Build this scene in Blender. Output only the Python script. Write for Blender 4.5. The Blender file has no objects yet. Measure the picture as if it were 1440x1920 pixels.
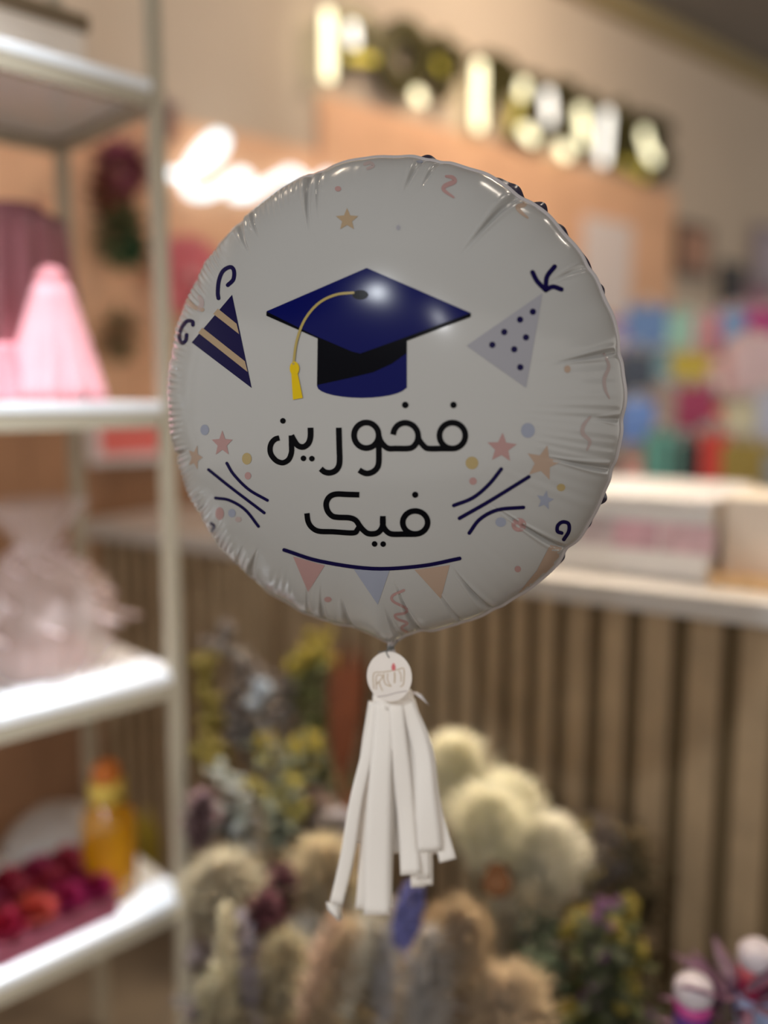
import bpy, bmesh, math, random
import numpy as np
from mathutils import Vector, Matrix
from mathutils.geometry import delaunay_2d_cdt

rnd = random.Random(7)
C = bpy.context.scene.collection
sc = bpy.context.scene
PI = math.pi

# ------------------------------------------------------------------ camera, world, lights, exposure
F = 1600.0                                   # focal length in pixels of the 1440 x 1920 frame
EYE = 1.5
PITCH = math.atan(215 / F)
cam_d = bpy.data.cameras.new('camera')
cam = bpy.data.objects.new('camera', cam_d)
C.objects.link(cam)
cam.location = (0, 0, EYE)
cam.rotation_euler = (PI / 2 - PITCH, 0, 0)
cam_d.sensor_fit = 'VERTICAL'
cam_d.sensor_height = 48.0
cam_d.lens = 48.0 * F / 1920
cam_d.clip_start = 0.02
cam_d.dof.use_dof = True
cam_d.dof.focus_distance = 0.785
cam_d.dof.aperture_fstop = (cam_d.lens / 1000) / 0.0315
sc.camera = cam

sc.view_settings.view_transform = 'Standard'
sc.view_settings.look = 'None'
sc.view_settings.gamma = 1.0
sc.view_settings.use_curve_mapping = False
sc.view_settings.exposure = 0.27

w = bpy.data.worlds.new('world')
sc.world = w
w.use_nodes = True
w.node_tree.nodes['Background'].inputs[0].default_value = (1.0, 0.94, 0.87, 1)
w.node_tree.nodes['Background'].inputs[1].default_value = 0.70


def area(name, loc, target, size, power, col, spread=None, size_y=None):
    l = bpy.data.lights.new(name, 'AREA')
    l.energy = power
    l.color = col
    l.size = size
    if size_y:
        l.shape = 'RECTANGLE'
        l.size_y = size_y
    else:
        l.shape = 'DISK'
    if spread:
        l.spread = math.radians(spread)
    o = bpy.data.objects.new(name, l)
    C.objects.link(o)
    o.location = loc
    d = Vector(target) - Vector(loc)
    o.rotation_euler = d.to_track_quat('-Z', 'Y').to_euler()
    return o


WARM = (1.0, 0.80, 0.60)
COOL = (0.84, 0.92, 1.0)
area('ceiling_lamp_over_wall', (0.9, 3.2, 3.6), (0.3, 4.4, 1.8), 0.5, 95, WARM)
area('ceiling_lamp_over_wall', (-0.7, 2.0, 3.6), (-0.9, 2.8, 1.9), 0.5, 52, WARM)
area('ceiling_lamp_over_display', (1.7, 2.3, 3.6), (1.2, 3.2, 1.4), 0.5, 50, (1, .88, .76))
area('ceiling_lamp_over_counter', (0.9, 1.5, 3.5), (0.6, 1.9, 1.0), 0.35, 4, (1, .88, .74), 70)
area('ceiling_lamp_over_flowers', (0.3, 2.1, 3.5), (0.15, 1.5, 0.7), 0.35, 7, (1, .86, .68), 44)
area('ceiling_lamp_over_rack', (-0.38, 0.92, 3.4), (-0.74, 1.26, 0.8), 0.16, 5, COOL, 34)
area('ceiling_spot_behind_viewer', (-1.28, -1.5, 2.80), (0, 0.8, 1.5), 0.15, 22, (.9, .95, 1))
area('ceiling_spot_behind_viewer', (-0.48, -1.7, 2.50), (0, 0.8, 1.5), 0.10, 6, (.95, .97, 1))


# ------------------------------------------------------------------ helpers
def raydir(px, py):
    c, s = math.cos(PITCH), math.sin(PITCH)
    f = np.array([0, c, -s]); u = np.array([0, s, c]); r = np.array([1.0, 0, 0])
    return f + r * ((px - 720) / F) - u * ((py - 960) / F)


def at(px, py, Y):
    """the point that stands at distance Y in front of the viewer and was measured at (px, py)"""
    d = raydir(px, py)
    return Vector(d * (Y / d[1])) + Vector((0, 0, EYE))


def zat(py, Y, px=720):
    return at(px, py, Y).z


MATS = {}


def mat(name, col, rough=0.6, metal=0.0, var=0.0, scale=30, trans=0.0, coat=0.0, emit=None, estr=0.0,
        alpha=None, spec=None, bump=0.0, sheen=0.0):
    if name in MATS:
        return MATS[name]
    m = bpy.data.materials.new(name)
    m.use_nodes = True
    nt = m.node_tree
    b = nt.nodes['Principled BSDF']
    b.inputs['Base Color'].default_value = (*col, 1)
    b.inputs['Roughness'].default_value = rough
    b.inputs['Metallic'].default_value = metal
    if trans: b.inputs['Transmission Weight'].default_value = trans
    if coat: b.inputs['Coat Weight'].default_value = coat; b.inputs['Coat Roughness'].default_value = 0.1
    if sheen: b.inputs['Sheen Weight'].default_value = sheen
    if spec is not None: b.inputs['Specular IOR Level'].default_value = spec
    if alpha is not None: b.inputs['Alpha'].default_value = alpha
    if emit: b.inputs['Emission Color'].default_value = (*emit, 1); b.inputs['Emission Strength'].default_value = estr
    if var or bump:
        tc = nt.nodes.new('ShaderNodeTexCoord')
        nz = nt.nodes.new('ShaderNodeTexNoise')
        nz.inputs['Scale'].default_value = scale
        nz.inputs['Detail'].default_value = 3
        nt.links.new(tc.outputs['Object'], nz.inputs['Vector'])
        if var:
            cr = nt.nodes.new('ShaderNodeValToRGB')
            cr.color_ramp.elements[0].position = 0.3
            cr.color_ramp.elements[1].position = 0.7
            cr.color_ramp.elements[0].color = (*[max(0, x * (1 - var)) for x in col], 1)
            cr.color_ramp.elements[1].color = (*[min(1, x * (1 + var)) for x in col], 1)
            nt.links.new(nz.outputs['Fac'], cr.inputs['Fac'])
            nt.links.new(cr.outputs['Color'], b.inputs['Base Color'])
        if bump:
            bp = nt.nodes.new('ShaderNodeBump')
            bp.inputs['Strength'].default_value = bump
            bp.inputs['Distance'].default_value = 0.002
            nt.links.new(nz.outputs['Fac'], bp.inputs['Height'])
            nt.links.new(bp.outputs['Normal'], b.inputs['Normal'])
    MATS[name] = m
    return m


def srgb(r, g, b):
    f = lambda c: (c / 255 / 12.92) if c / 255 <= 0.04045 else ((c / 255 + 0.055) / 1.055) ** 2.4
    return (f(r), f(g), f(b))


class MB:
    """collects polygons and links them as ONE mesh object"""
    def __init__(s):
        s.v = []; s.f = []; s.m = []

    def add(s, verts, faces, mi=0):
        n = len(s.v)
        s.v += [tuple(p) for p in verts]
        s.f += [tuple(i + n for i in f) for f in faces]
        s.m += [mi] * len(faces)

    def box(s, c, size, rz=0.0, mi=0, taper=1.0, ax=None):
        x, y, z = [k / 2 for k in size]
        pts = []
        for dz in (-1, 1):
            t = taper if dz > 0 else 1.0
            for dx, dy in ((-1, -1), (1, -1), (1, 1), (-1, 1)):
                pts.append(Vector((dx * x * t, dy * y * t, dz * z)))
        R = Matrix.Rotation(rz, 3, 'Z') if ax is None else ax
        pts = [R @ p + Vector(c) for p in pts]
        s.add(pts, [(0, 3, 2, 1), (4, 5, 6, 7), (0, 1, 5, 4), (1, 2, 6, 5), (2, 3, 7, 6), (3, 0, 4, 7)], mi)

    def tube(s, path, rad, n=8, mi=0, cap=True):
        path = [Vector(p) for p in path]
        k = len(path)
        if not isinstance(rad, (list, tuple)): rad = [rad] * k
        rings = []
        ref = Vector((0, 0, 1))
        for i, p in enumerate(path):
            t = (path[min(i + 1, k - 1)] - path[max(i - 1, 0)])
            if t.length < 1e-9: t = Vector((0, 0, 1))
            t.normalize()
            a = ref if abs(t.dot(ref)) < 0.95 else Vector((1, 0, 0))
            u = t.cross(a).normalized(); v = t.cross(u).normalized()
            rings.append([p + (u * math.cos(2 * PI * j / n) + v * math.sin(2 * PI * j / n)) * rad[i] for j in range(n)])
        verts = [q for r in rings for q in r]
        faces = [(i * n + j, i * n + (j + 1) % n, (i + 1) * n + (j + 1) % n, (i + 1) * n + j)
                 for i in range(k - 1) for j in range(n)]
        if cap:
            faces += [tuple(range(n - 1, -1, -1)), tuple(range((k - 1) * n, k * n))]
        s.add(verts, faces, mi)

    def lathe(s, prof, c=(0, 0, 0), n=24, mi=0, wob=None, axis=None, cap=True):
        R = axis or Matrix.Identity(3)
        verts = []
        for i, (r, z) in enumerate(prof):
            for j in range(n):
                a = 2 * PI * j / n
                rr = r * (wob(a, i / max(1, len(prof) - 1)) if wob else 1)
                verts.append(R @ Vector((rr * math.cos(a), rr * math.sin(a), z)) + Vector(c))
        faces = [(i * n + j, i * n + (j + 1) % n, (i + 1) * n + (j + 1) % n, (i + 1) * n + j)
                 for i in range(len(prof) - 1) for j in range(n)]
        if cap:
            faces += [tuple(range(n - 1, -1, -1)), tuple(range((len(prof) - 1) * n, len(prof) * n))]
        s.add(verts, faces, mi)

    def ball(s, c, r, n=10, mi=0, sq=(1, 1, 1)):
        prof = [(r * math.sin(PI * (i + .02) / (n + .04)), -r * math.cos(PI * i / n)) for i in range(n + 1)]
        k = len(s.v)
        s.lathe(prof, (0, 0, 0), max(8, n + 4), mi)
        for i in range(k, len(s.v)):
            x, y, z = s.v[i]
            s.v[i] = (x * sq[0] + c[0], y * sq[1] + c[1], z * sq[2] + c[2])

    def leaf(s, p, d, length, width, mi=0, bend=0.25, up=None, n=5):
        p = Vector(p); d = Vector(d).normalized()
        a = Vector((0, 0, 1)) if up is None else Vector(up)
        if abs(d.dot(a)) > 0.97: a = Vector((1, 0.3, 0))
        side = d.cross(a).normalized(); nrm = side.cross(d).normalized()
        verts = []
        for i in range(n + 1):
            t = i / n
            wv = width * math.sin(PI * min(.985, max(.04, t ** 0.8))) / 2
            q = p + d * (length * t) - nrm * (bend * length * t * t)
            verts += [q - side * wv, q + nrm * wv * .25, q + side * wv]
        faces = []
        for i in range(n):
            a0 = i * 3; b0 = a0 + 3
            faces += [(a0, a0 + 1, b0 + 1, b0), (a0 + 1, a0 + 2, b0 + 2, b0 + 1)]
        s.add(verts, faces, mi)

    def build(s, name, mats, parent=None, smooth=True, bevel=0.0, loc=None, solid=0.0):
        me = bpy.data.meshes.new(name)
        me.from_pydata(s.v, [], s.f)
        if not isinstance(mats, (list, tuple)): mats = [mats]
        for m in mats: me.materials.append(m)
        me.polygons.foreach_set('material_index', s.m)
        me.polygons.foreach_set('use_smooth', [smooth] * len(s.f))
        me.update()
        o = bpy.data.objects.new(name, me)
        C.objects.link(o)
        if loc is not None: o.location = loc
        if parent is not None: o.parent = parent
        if solid:
            md = o.modifiers.new('s', 'SOLIDIFY'); md.thickness = solid
        if bevel:
            md = o.modifiers.new('b', 'BEVEL'); md.width = bevel; md.segments = 2; md.limit_method = 'ANGLE'
        return o


def tag(o, label=None, cat=None, group=None, kind=None):
    if label: o['label'] = label
    if cat: o['category'] = cat
    if group: o['group'] = group
    if kind: o['kind'] = kind
    return o


def empty(name, loc, rz=0.0, **k):
    o = bpy.data.objects.new(name, None)
    o.empty_display_size = 0.05
    C.objects.link(o)
    o.location = loc
    o.rotation_euler = (0, 0, rz)
    return tag(o, **k)


def copy_tree(o, parent=None):
    c = o.copy(); C.objects.link(c)
    if parent is not None:
        c.parent = parent
    for ch in [q for q in bpy.data.objects if q.parent is o]:
        copy_tree(ch, c)
    return c


def spline(pts, per=8, closed=False):
    pts = [np.array(p, float) for p in pts]
    n = len(pts)
    out = []
    rng = range(n if closed else n - 1)
    for i in rng:
        p1, p2 = pts[i], pts[(i + 1) % n]
        p0 = pts[(i - 1) % n] if (closed or i > 0) else 2 * p1 - p2
        p3 = pts[(i + 2) % n] if (closed or i + 2 < n) else 2 * p2 - p1
        for k in range(per):
            t = k / per
            out.append(.5 * (2 * p1 + (p2 - p0) * t + (2 * p0 - 5 * p1 + 4 * p2 - p3) * t * t + (3 * p1 - p0 - 3 * p2 + p3) * t ** 3))
    if not closed: out.append(pts[-1])
    return out


# ------------------------------------------------------------------ the setting
AU = math.radians(50)                                   # the wall with the sign runs away to the right
U = Vector((math.sin(AU), math.cos(AU), 0))
N = Vector((math.cos(AU), -math.sin(AU), 0))            # its face, towards the viewer
W0 = Vector((-0.259, 3.45, 0))
WROT = math.atan2(U.y, U.x)


def wpt(px, off=0.0):
    """point of the sign wall's face seen in column px, off metres in front of it -> (x, y, t)"""
    m = (px - 720) / F
    P = W0 + N * off
    t = (m * P.y - P.x) / (U.x - m * U.y)
    q = P + U * t
    return q, t


def wz(px, py, off=0.0):
    q, t = wpt(px, off)
    return at(px, py, q.y).z


CEIL = wz(1130, 0)
m_wall = mat('painted_wall', (0.62, 0.51, 0.40), 0.8, var=0.03, scale=3)
m_peach = mat('peach_panel', (0.86, 0.50, 0.30), 0.7, var=0.08, scale=6)
m_ceil = mat('ceiling_paint', (0.28, 0.26, 0.24), 0.9)
m_trim = mat('olive_trim', (0.36, 0.28, 0.14), 0.7)
m_floor = mat('floor_tile', (0.22, 0.17, 0.12), 0.45, var=0.15, scale=8)

b = MB(); b.box((1.5, 3.0, -0.02), (14, 13, 0.04)); tag(b.build('floor', m_floor, smooth=False), kind='structure')
b = MB(); b.box((1.5, 3.0, CEIL + 0.03), (14, 13, 0.06)); tag(b.build('ceiling', m_ceil, smooth=False), kind='structure')
b = MB(); c = W0 + U * 1.2 - N * 0.05
b.box((c.x, c.y, CEIL / 2), (8.6, 0.10, CEIL), WROT)
tag(b.build('wall_back', m_wall, smooth=False), kind='structure')
b = MB(); c = W0 + U * 1.2 + N * 0.03
b.box((c.x, c.y, CEIL - 0.05), (8.6, 0.06, 0.10), WROT)
tag(b.build('trim_1', m_trim, smooth=False), kind='structure')


def wall_panel(pxa, pxb, ztop, zbot, thick, name='wall_panel', m=m_peach, **k):
    qa, ta = wpt(pxa); qb, tb = wpt(pxb)
    c = (qa + qb) / 2
    o = empty(name, (c.x, c.y, zbot), WROT, **k)
    nb = 5
    bb = MB()
    L = abs(tb - ta); wd = L / nb
    for i in range(nb):
        bb.box((-L / 2 + wd * (i + .5), -thick / 2, (ztop - zbot) / 2), (wd - 0.004, thick, ztop - zbot))
    bb.build('board', m, o, smooth=False)
    return o


z1 = wz(600, 178)
z2 = wz(430, 246)
wall_panel(600, 1236, z1, 0.9, 0.03, label='tall peach wooden wall panel below the row of gold letters', cat='wall panel')
m_peach_shade = mat('peach_panel_shade', (0.40, 0.20, 0.10), 0.7, var=0.08, scale=6)  # shade on the lower peach wall, put into a darker brown colour
wall_panel(-520, 596, 1.475, 0.0, 0.02, m=m_peach_shade, label='lower peach wall panel, its shade coloured in as brown, behind the bottom shelves of the rack', cat='wall panel')
wall_panel(-520, 596, z2, 1.48, 0.02, label='peach wall panel behind the rack and the white neon word', cat='wall panel')

# ------------------------------------------------------------------ gold letters on the wall
m_gold = mat('gold_letter_side', (0.075, 0.065, 0.018), 0.35, metal=0.3)
m_glint = mat('warm_letter_glint', (0.9, 0.85, 0.6), 0.4, emit=(1.0, 0.93, 0.60), estr=1.9)  # glowing strokes stand in for reflections on the mirror gold letters
m_glint_white = mat('white_letter_glint', (0.9, 0.9, 0.9), 0.4, emit=(1.0, 0.96, 0.86), estr=1.6)
m_goldy = mat('gold_letter_glint', (0.62, 0.52, 0.08), 0.3, metal=0.4, emit=(0.8, 0.65, 0.08), estr=0.35)
# (backing outline boxes, glowing glint strokes): measured columns and rows on the wall
letters = [
    # name, backing strokes [(pts, width px)], glint [(pts, width, material)]
    ([[(625, 40), (625, 130)], [(630, 35), (672, 45), (690, 80), (672, 110), (630, 105)]], 30,
     [([(621, 30), (621, 140)], 34, 0), ([(664, 52), (666, 78)], 30, 1), ([(660, 108), (700, 112)], 22, 2)],
     'gold letter with a tall painted glint stroke, first from the left of the sign'),
    ([[(732, 60), (712, 105), (724, 150), (748, 168), (772, 140), (778, 95), (758, 62), (732, 60)]], 34,
     [], 'dark round gold letter, second from the left of the sign'),
    ([[(812, 80), (816, 180)], [(790, 90), (845, 108)], [(815, 130), (845, 140)]], 26,
     [([(778, 178), (782, 184)], 34, 0), ([(815, 118), (820, 130)], 20, 2)],
     'dark gold letter with one bright spot at its foot, third from the left'),
    ([[(888, 115), (930, 130), (932, 160), (905, 185)], [(890, 130), (890, 230)]], 26,
     [([(888, 128), (888, 232)], 38, 0)], 'gold letter with the longest painted glint stroke in the middle of the sign'),
    ([[(945, 150), (985, 158)], [(980, 160), (948, 245)], [(945, 250), (985, 262)]], 24,
     [([(966, 160), (964, 176)], 30, 0), ([(958, 190), (944, 240)], 26, 2), ([(970, 245), (984, 258)], 34, 0)],
     'gold letter with a yellow slanted stroke right of the longest painted glint stroke'),
    ([[(1020, 165), (1045, 180), (1048, 270)], [(1000, 180), (996, 265)], [(1000, 225), (1045, 235)]], 24,
     [([(1010, 180), (1014, 222)], 34, 1), ([(1036, 278), (1046, 288)], 34, 0)],
     'gold letter with a white upper stroke above a round bright foot'),
    ([[(1072, 190), (1072, 290)], [(1085, 200), (1108, 270)], [(1130, 205), (1130, 300)]], 26,
     [([(1070, 212), (1076, 262)], 38, 0), ([(1116, 218), (1112, 296)], 36, 1)],
     'wide gold letter with two tall painted glint strokes side by side'),
    ([[(1160, 225), (1162, 310)], [(1165, 225), (1205, 240)], [(1165, 268), (1200, 278)]], 26,
     [([(1150, 305), (1168, 318)], 20, 2)], 'dark gold letter, next to last at the right of the sign'),
    ([[(1215, 245), (1190, 255), (1188, 280), (1216, 295), (1214, 322), (1188, 330)]], 26,
     [([(1184, 252), (1186, 262)], 32, 0), ([(1192, 282), (1202, 296)], 34, 0), ([(1184, 326), (1187, 330)], 30, 2)],
     'last gold letter at the lower right end of the sign'),
]


def wall_stroke(bb, pts, wpx, off, thick, mi, base, lift=0.0):
    """a bar-shaped stroke standing off the wall; pts in measured columns/rows, base = origin of its thing"""
    P = []
    for (x, y) in pts:
        q, t = wpt(x, off)
        P.append((t, at(x, y, q.y).z, q.y))
    r = wpx / F * P[0][2] / 2
    P = spline([(a, b2) for a, b2, _ in P], 5) if len(P) > 1 else [np.array(P[0][:2])]
    n = 10
    out = []
    # capsule-like ribbon extruded from the wall
    Ls, Rs = [], []
    k = len(P)
    for i in range(k):
        d = P[min(i + 1, k - 1)] - P[max(i - 1, 0)]
        d = d / (np.linalg.norm(d) + 1e-9)
        nn = np.array([-d[1], d[0]])
        Ls.append(P[i] + nn * r); Rs.append(P[i] - nn * r)
    d0 = P[0] - P[1]; d0 /= np.linalg.norm(d0) + 1e-9
    d1 = P[-1] - P[-2]; d1 /= np.linalg.norm(d1) + 1e-9
    cap0 = []; cap1 = []
    a0 = math.atan2(d0[1], d0[0]); a1 = math.atan2(d1[1], d1[0])
    rr = r
    for j in range(1, n):
        cap0.append(P[0] + rr * np.array([math.cos(a0 - PI / 2 + PI * j / n), math.sin(a0 - PI / 2 + PI * j / n)]))
        cap1.append(P[-1] + rr * np.array([math.cos(a1 - PI / 2 + PI * j / n), math.sin(a1 - PI / 2 + PI * j / n)]))
    def w3(p, o):
        q = W0 + N * o + U * p[0]
        return Vector((q.x, q.y, p[1])) - base
    # body quads
    verts = []; faces = []
    for o in (off, off + thick):
        for i in range(k):
            verts.append(w3(Ls[i], o)); verts.append(w3(Rs[i], o))
    h = 2 * k
    for i in range(k - 1):
        a = 2 * i
        faces += [(a, a + 1, a + 3, a + 2), (h + a, h + a + 2, h + a + 3, h + a + 1),
                  (a, a + 2, h + a + 2, h + a), (a + 1, h + a + 1, h + a + 3, a + 3)]
    bb.add(verts, faces, mi)
    for cap, e0, e1 in ((cap0, Ls[0], Rs[0]), (cap1, Rs[-1], Ls[-1])):
        ring = [e1 if cap is cap1 else e0] + [] + cap + []
        ring = cap
        full = [e0] + sorted(cap, key=lambda q: np.linalg.norm(q - e0)) + [e1]
        m_ = len(full)
        vs = [w3(q, off) for q in full] + [w3(q, off + thick) for q in full]
        fs = [tuple(range(m_)), tuple(range(2 * m_ - 1, m_ - 1, -1))]
        fs += [(i, i + 1, m_ + i + 1, m_ + i) for i in range(m_ - 1)]
        bb.add(vs, fs, mi)


for strokes, bw, glint, lab in letters:
    q, t = wpt(strokes[0][0][0], 0.03)
    base = Vector((q.x, q.y, at(strokes[0][0][0], strokes[0][0][1], q.y).z))
    o = empty('sign_letter', base, label=lab, cat='sign letter', group='gold letters of the wall sign')
    bb = MB()
    for st in strokes:
        wall_stroke(bb, st, bw, 0.03, 0.05, 0, base)
    bb.build('letter_body', m_gold, o, smooth=False)
    for pts, wd, mi in glint:
        bb = MB()
        wall_stroke(bb, pts, wd * 0.62, 0.082, 0.006, 0, base)
        bb.build('glint_face', [m_glint, m_glint_white, m_goldy][mi], o, smooth=False)

# ------------------------------------------------------------------ white neon word
m_neon = mat('white_neon', (0.9, 0.95, 1), 0.4, emit=(0.74, 0.92, 1.0), estr=1.5)
q, t = wpt(440, 0.04)
nb0 = Vector((q.x, q.y, at(440, 330, q.y).z))
o = empty('neon_sign', nb0, label='white glowing handwritten neon word on the peach wall left of the balloon', cat='neon sign')
word = [[(332, 326), (362, 326), (392, 316), (424, 290), (436, 262), (420, 254), (396, 274), (374, 304), (362, 338), (372, 362),
         (402, 364), (432, 348), (456, 326), (474, 330), (470, 352), (446, 366), (480, 366), (506, 348), (530, 334), (552, 322),
         (568, 330), (590, 350), (620, 330), (650, 350)]]
bb = MB()
for st in word:
    pts = []
    for x, y in [tuple(p) for p in spline(st, 6)]:
        q, t = wpt(x, 0.05)
        pts.append(Vector((q.x, q.y, at(x, y, q.y).z)) - nb0)
    bb.tube(pts, 0.014, 8)
bb.build('neon_tube', m_neon, o)
bb = MB()
for x, y in ((345, 327), (405, 366), (500, 352), (600, 345)):
    q, t = wpt(x, 0.02)
    bb.box(Vector((q.x, q.y, at(x, y, q.y).z)) - nb0, (0.012, 0.05, 0.012), WROT)
bb.build('mounting_clips', mat('clear_clip', (.8, .8, .8), .3), o)

# ------------------------------------------------------------------ things on the sign wall
def wall_empty(name, px, py, off=0.0, **k):
    q, t = wpt(px, off)
    return empty(name, (q.x, q.y, at(px, py, q.y).z), WROT, **k), q.y


# coral picture in a white frame
o, Y = wall_empty('framed_picture', 245, 866, 0.02, label='coral red picture in a thick white frame on the wall behind the rack', cat='picture')
sx = Y / F / 0.80
bb = MB()
Wd, Ht, fr = 130 * sx, 100 * Y / F, 0.028
for cx, cz, a, b2 in ((0, fr / 2, Wd, fr), (0, Ht - fr / 2, Wd, fr), (-Wd / 2 + fr / 2, Ht / 2, fr, Ht - 2 * fr), (Wd / 2 - fr / 2, Ht / 2, fr, Ht - 2 * fr)):
    bb.box((cx, -0.02, cz), (a, 0.03, b2))
bb.build('frame', mat('white_frame', (.82, .78, .76), .5), o, smooth=False)
bb = MB(); bb.box((0, -0.012, Ht / 2), (Wd - 2 * fr + .004, 0.01, Ht - 2 * fr + .004))
bb.build('picture', mat('coral_print', (.95, .20, .17), .5), o, smooth=False)

# white poster right of the balloon
o, Y = wall_empty('poster', 1125, 590, 0.035, label='pale pinkish white poster on the peach panel right of the balloon', cat='poster')
bb = MB(); bb.box((0, -0.004, .24), (0.42, 0.006, .48)); bb.build('sheet', mat('pale_poster', (.85, .74, .70), .6), o, smooth=False)

# pink paper disc peeping from behind the balloon
o, Y = wall_empty('paper_fan', 358, 520, 0.03, label='round pink paper fan on the wall, half hidden behind the balloon', cat='paper fan')
m_pinkfan = mat('pink_fan', (.80, .27, .30), .7)
bb = MB()
nf = 36; vs = [Vector((0, -0.03, 0))]
for j in range(nf * 2):
    a = PI * j / nf
    vs.append(Vector((0.135 * math.cos(a), -0.03 - (0.018 if j % 2 else 0), 0.135 * math.sin(a))))
bb.add(vs, [(0, 1 + j, 1 + (j + 1) % (2 * nf)) for j in range(2 * nf)])
bb.build('pleated_paper', m_pinkfan, o, smooth=False, solid=0.003)
bb = MB(); bb.ball((0, -0.055, 0), 0.02, 8); bb.build('centre_button', mat('fan_button', (.85, .5, .5), .5), o)

# ------------------------------------------------------------------ ribbed counter
P0 = Vector((-0.84375, 2.5, 0)); P1 = Vector((0.6545, 1.54, 0))
D = (P1 - P0).normalized(); CN = Vector((D.y, -D.x, 0))           # towards the viewer: (-.54, -.84)
CROT = math.atan2(D.y, D.x)
CH = 1.10
m_slat = mat('slat_wood', (0.37, 0.26, 0.15), 0.55, var=0.10, scale=14)
m_slatback = mat('slat_backing', (0.15, 0.10, 0.045), 0.8)
m_ctop = mat('counter_top', (0.56, 0.52, 0.48), 0.35)
cnt = empty('counter', P0, CROT, label='long shop counter clad in vertical brown slats with a pale top', cat='counter')
sl = 0.0


def ctr_s(px, off=0.0):
    m = (px - 720) / F
    P = P0 + CN * off
    return (m * P.y - P.x) / (D.x - m * D.y)


CL = ctr_s(1560)
bb = MB(); bb.box((CL / 2, 0.30, CH / 2), (CL, 0.60, CH)); bb.build('carcass', m_slatback, cnt, smooth=False)
bb = MB(); bb.box((CL / 2, 0.28, CH + .0225), (CL + .02, 0.70, 0.045)); bb.build('counter_top', m_ctop, cnt, smooth=False, bevel=.004)
edges = [ctr_s(p) for p in (913, 964, 1013, 1067, 1135, 1208, 1297, 1395, 1500)]
s0 = edges[0]; first = []
while s0 > 0.06:
    s0 -= 0.060; first.append(s0)
edges = first[::-1] + edges
for i in range(len(edges) - 1):
    a, b2 = edges[i], edges[i + 1]
    wd = (b2 - a) * 0.64
    bb = MB(); bb.box(((a + b2) / 2, -0.0135, CH / 2), (wd, 0.027, CH - .004))
    bb.build('slat', m_slat, cnt, smooth=False, bevel=.006)


def on_counter(px, back, z=None):
    """a point on the counter top, seen in column px, back metres behind its front"""
    s_ = ctr_s(px, -back)
    p = P0 - CN * back + D * s_
    return Vector((p.x, p.y, CH + .045 if z is None else z))


# white display case with pink and grey prints
m_case = mat('display_case_white', (.84, .81, .78), .35, var=.03, scale=5)
pA = on_counter(1010, 0.03); pB = on_counter(1338, 0.03)
L = (pB - pA).length; mid = (pA + pB) / 2
cs = empty('display_case', mid, CROT, label='large white display case with pink and grey prints on the counter', cat='display case')
bb = MB(); bb.box((0, .21, .075), (L, .42, .150)); bb.build('case_body', m_case, cs, smooth=False, bevel=.008)
bb = MB(); bb.box((0, .21, .156), (L + .015, .43, .012)); bb.build('lid', mat('case_lid', (.80, .76, .73), .3), cs, smooth=False, bevel=.004)
for cx, wd, col in ((-.13, .09, (.42, .40, .42)), (-.045, .07, (.55, .46, .48)), (.035, .085, (.66, .40, .46)), (.135, .10, (.68, .46, .50))):
    bb = MB(); bb.box((cx, -.003, .085), (wd, .005, .055)); bb.build('print', mat('print_%d' % int(cx * 1000), col, .5, var=.25, scale=25), cs, smooth=False)
# cream till box and wooden tray at the right end
pC = on_counter(1472, 0.05)
o = empty('cream_box', pC + Vector((0, 0, .018)), CROT, label='cream box standing on a wooden tray at the right end of the counter', cat='box')
bb = MB(); bb.box((0, .12, .07), (.20, .22, .14)); bb.build('box_body', mat('cream_card', (.72, .60, .48), .6), o, smooth=False, bevel=.004)
bb = MB(); bb.box((0, .12, .144), (.206, .226, .01)); bb.build('box_lid', mat('cream_lid', (.76, .66, .54), .6), o, smooth=False, bevel=.003)
o = empty('wooden_tray', pC, CROT, label='pale wooden tray under the cream box at the counter end', cat='tray')
bb = MB(); bb.box((0.0, .12, .004), (.23, .30, .008)); bb.build('tray_base', mat('tray_wood', (.74, .48, .24), .5, var=.2, scale=30), o, smooth=False)
bb = MB()
for cx, cy, a, b2 in ((0, -.026, .23, .008), (0, .266, .23, .008), (-.111, .12, .008, .284), (.111, .12, .008, .284)):
    bb.box((cx, cy, .017), (a, b2, .018))
bb.build('tray_rim', MATS['tray_wood'], o, smooth=False)

# ------------------------------------------------------------------ tiered display behind the counter, full of bright goods
m_disp = mat('display_wood', (.34, .28, .24), .6)
dz0 = 1.19
disp = empty('tiered_display', (1.22, 2.75, 0), math.radians(-8), label='stepped pale display stand full of bright goods behind the counter', cat='display stand')
steps = []
bb = MB()
for i in range(4):
    h = dz0 + i * .155
    bb.box((0.0, i * .17, h / 2), (1.45, .17, h))
    steps.append(h)
bb.build('steps', m_disp, disp, smooth=False)
bb = MB()
for i in range(4):
    bb.box((0, i * .17 - .09, steps[i] - .012), (1.45, .012, .035))
bb.build('step_edge', mat('disp_edge', (.45, .38, .32), .5), disp, smooth=False)


def disp_pt(px, row):
    Yr = 2.75 + row * .17
    for _ in range(3):
        x = (px - 720) / F * Yr
        Yr = 2.75 + row * .17 - (x - 1.22) * math.sin(math.radians(8))
    return Vector((x, Yr, steps[row])), Yr


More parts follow.
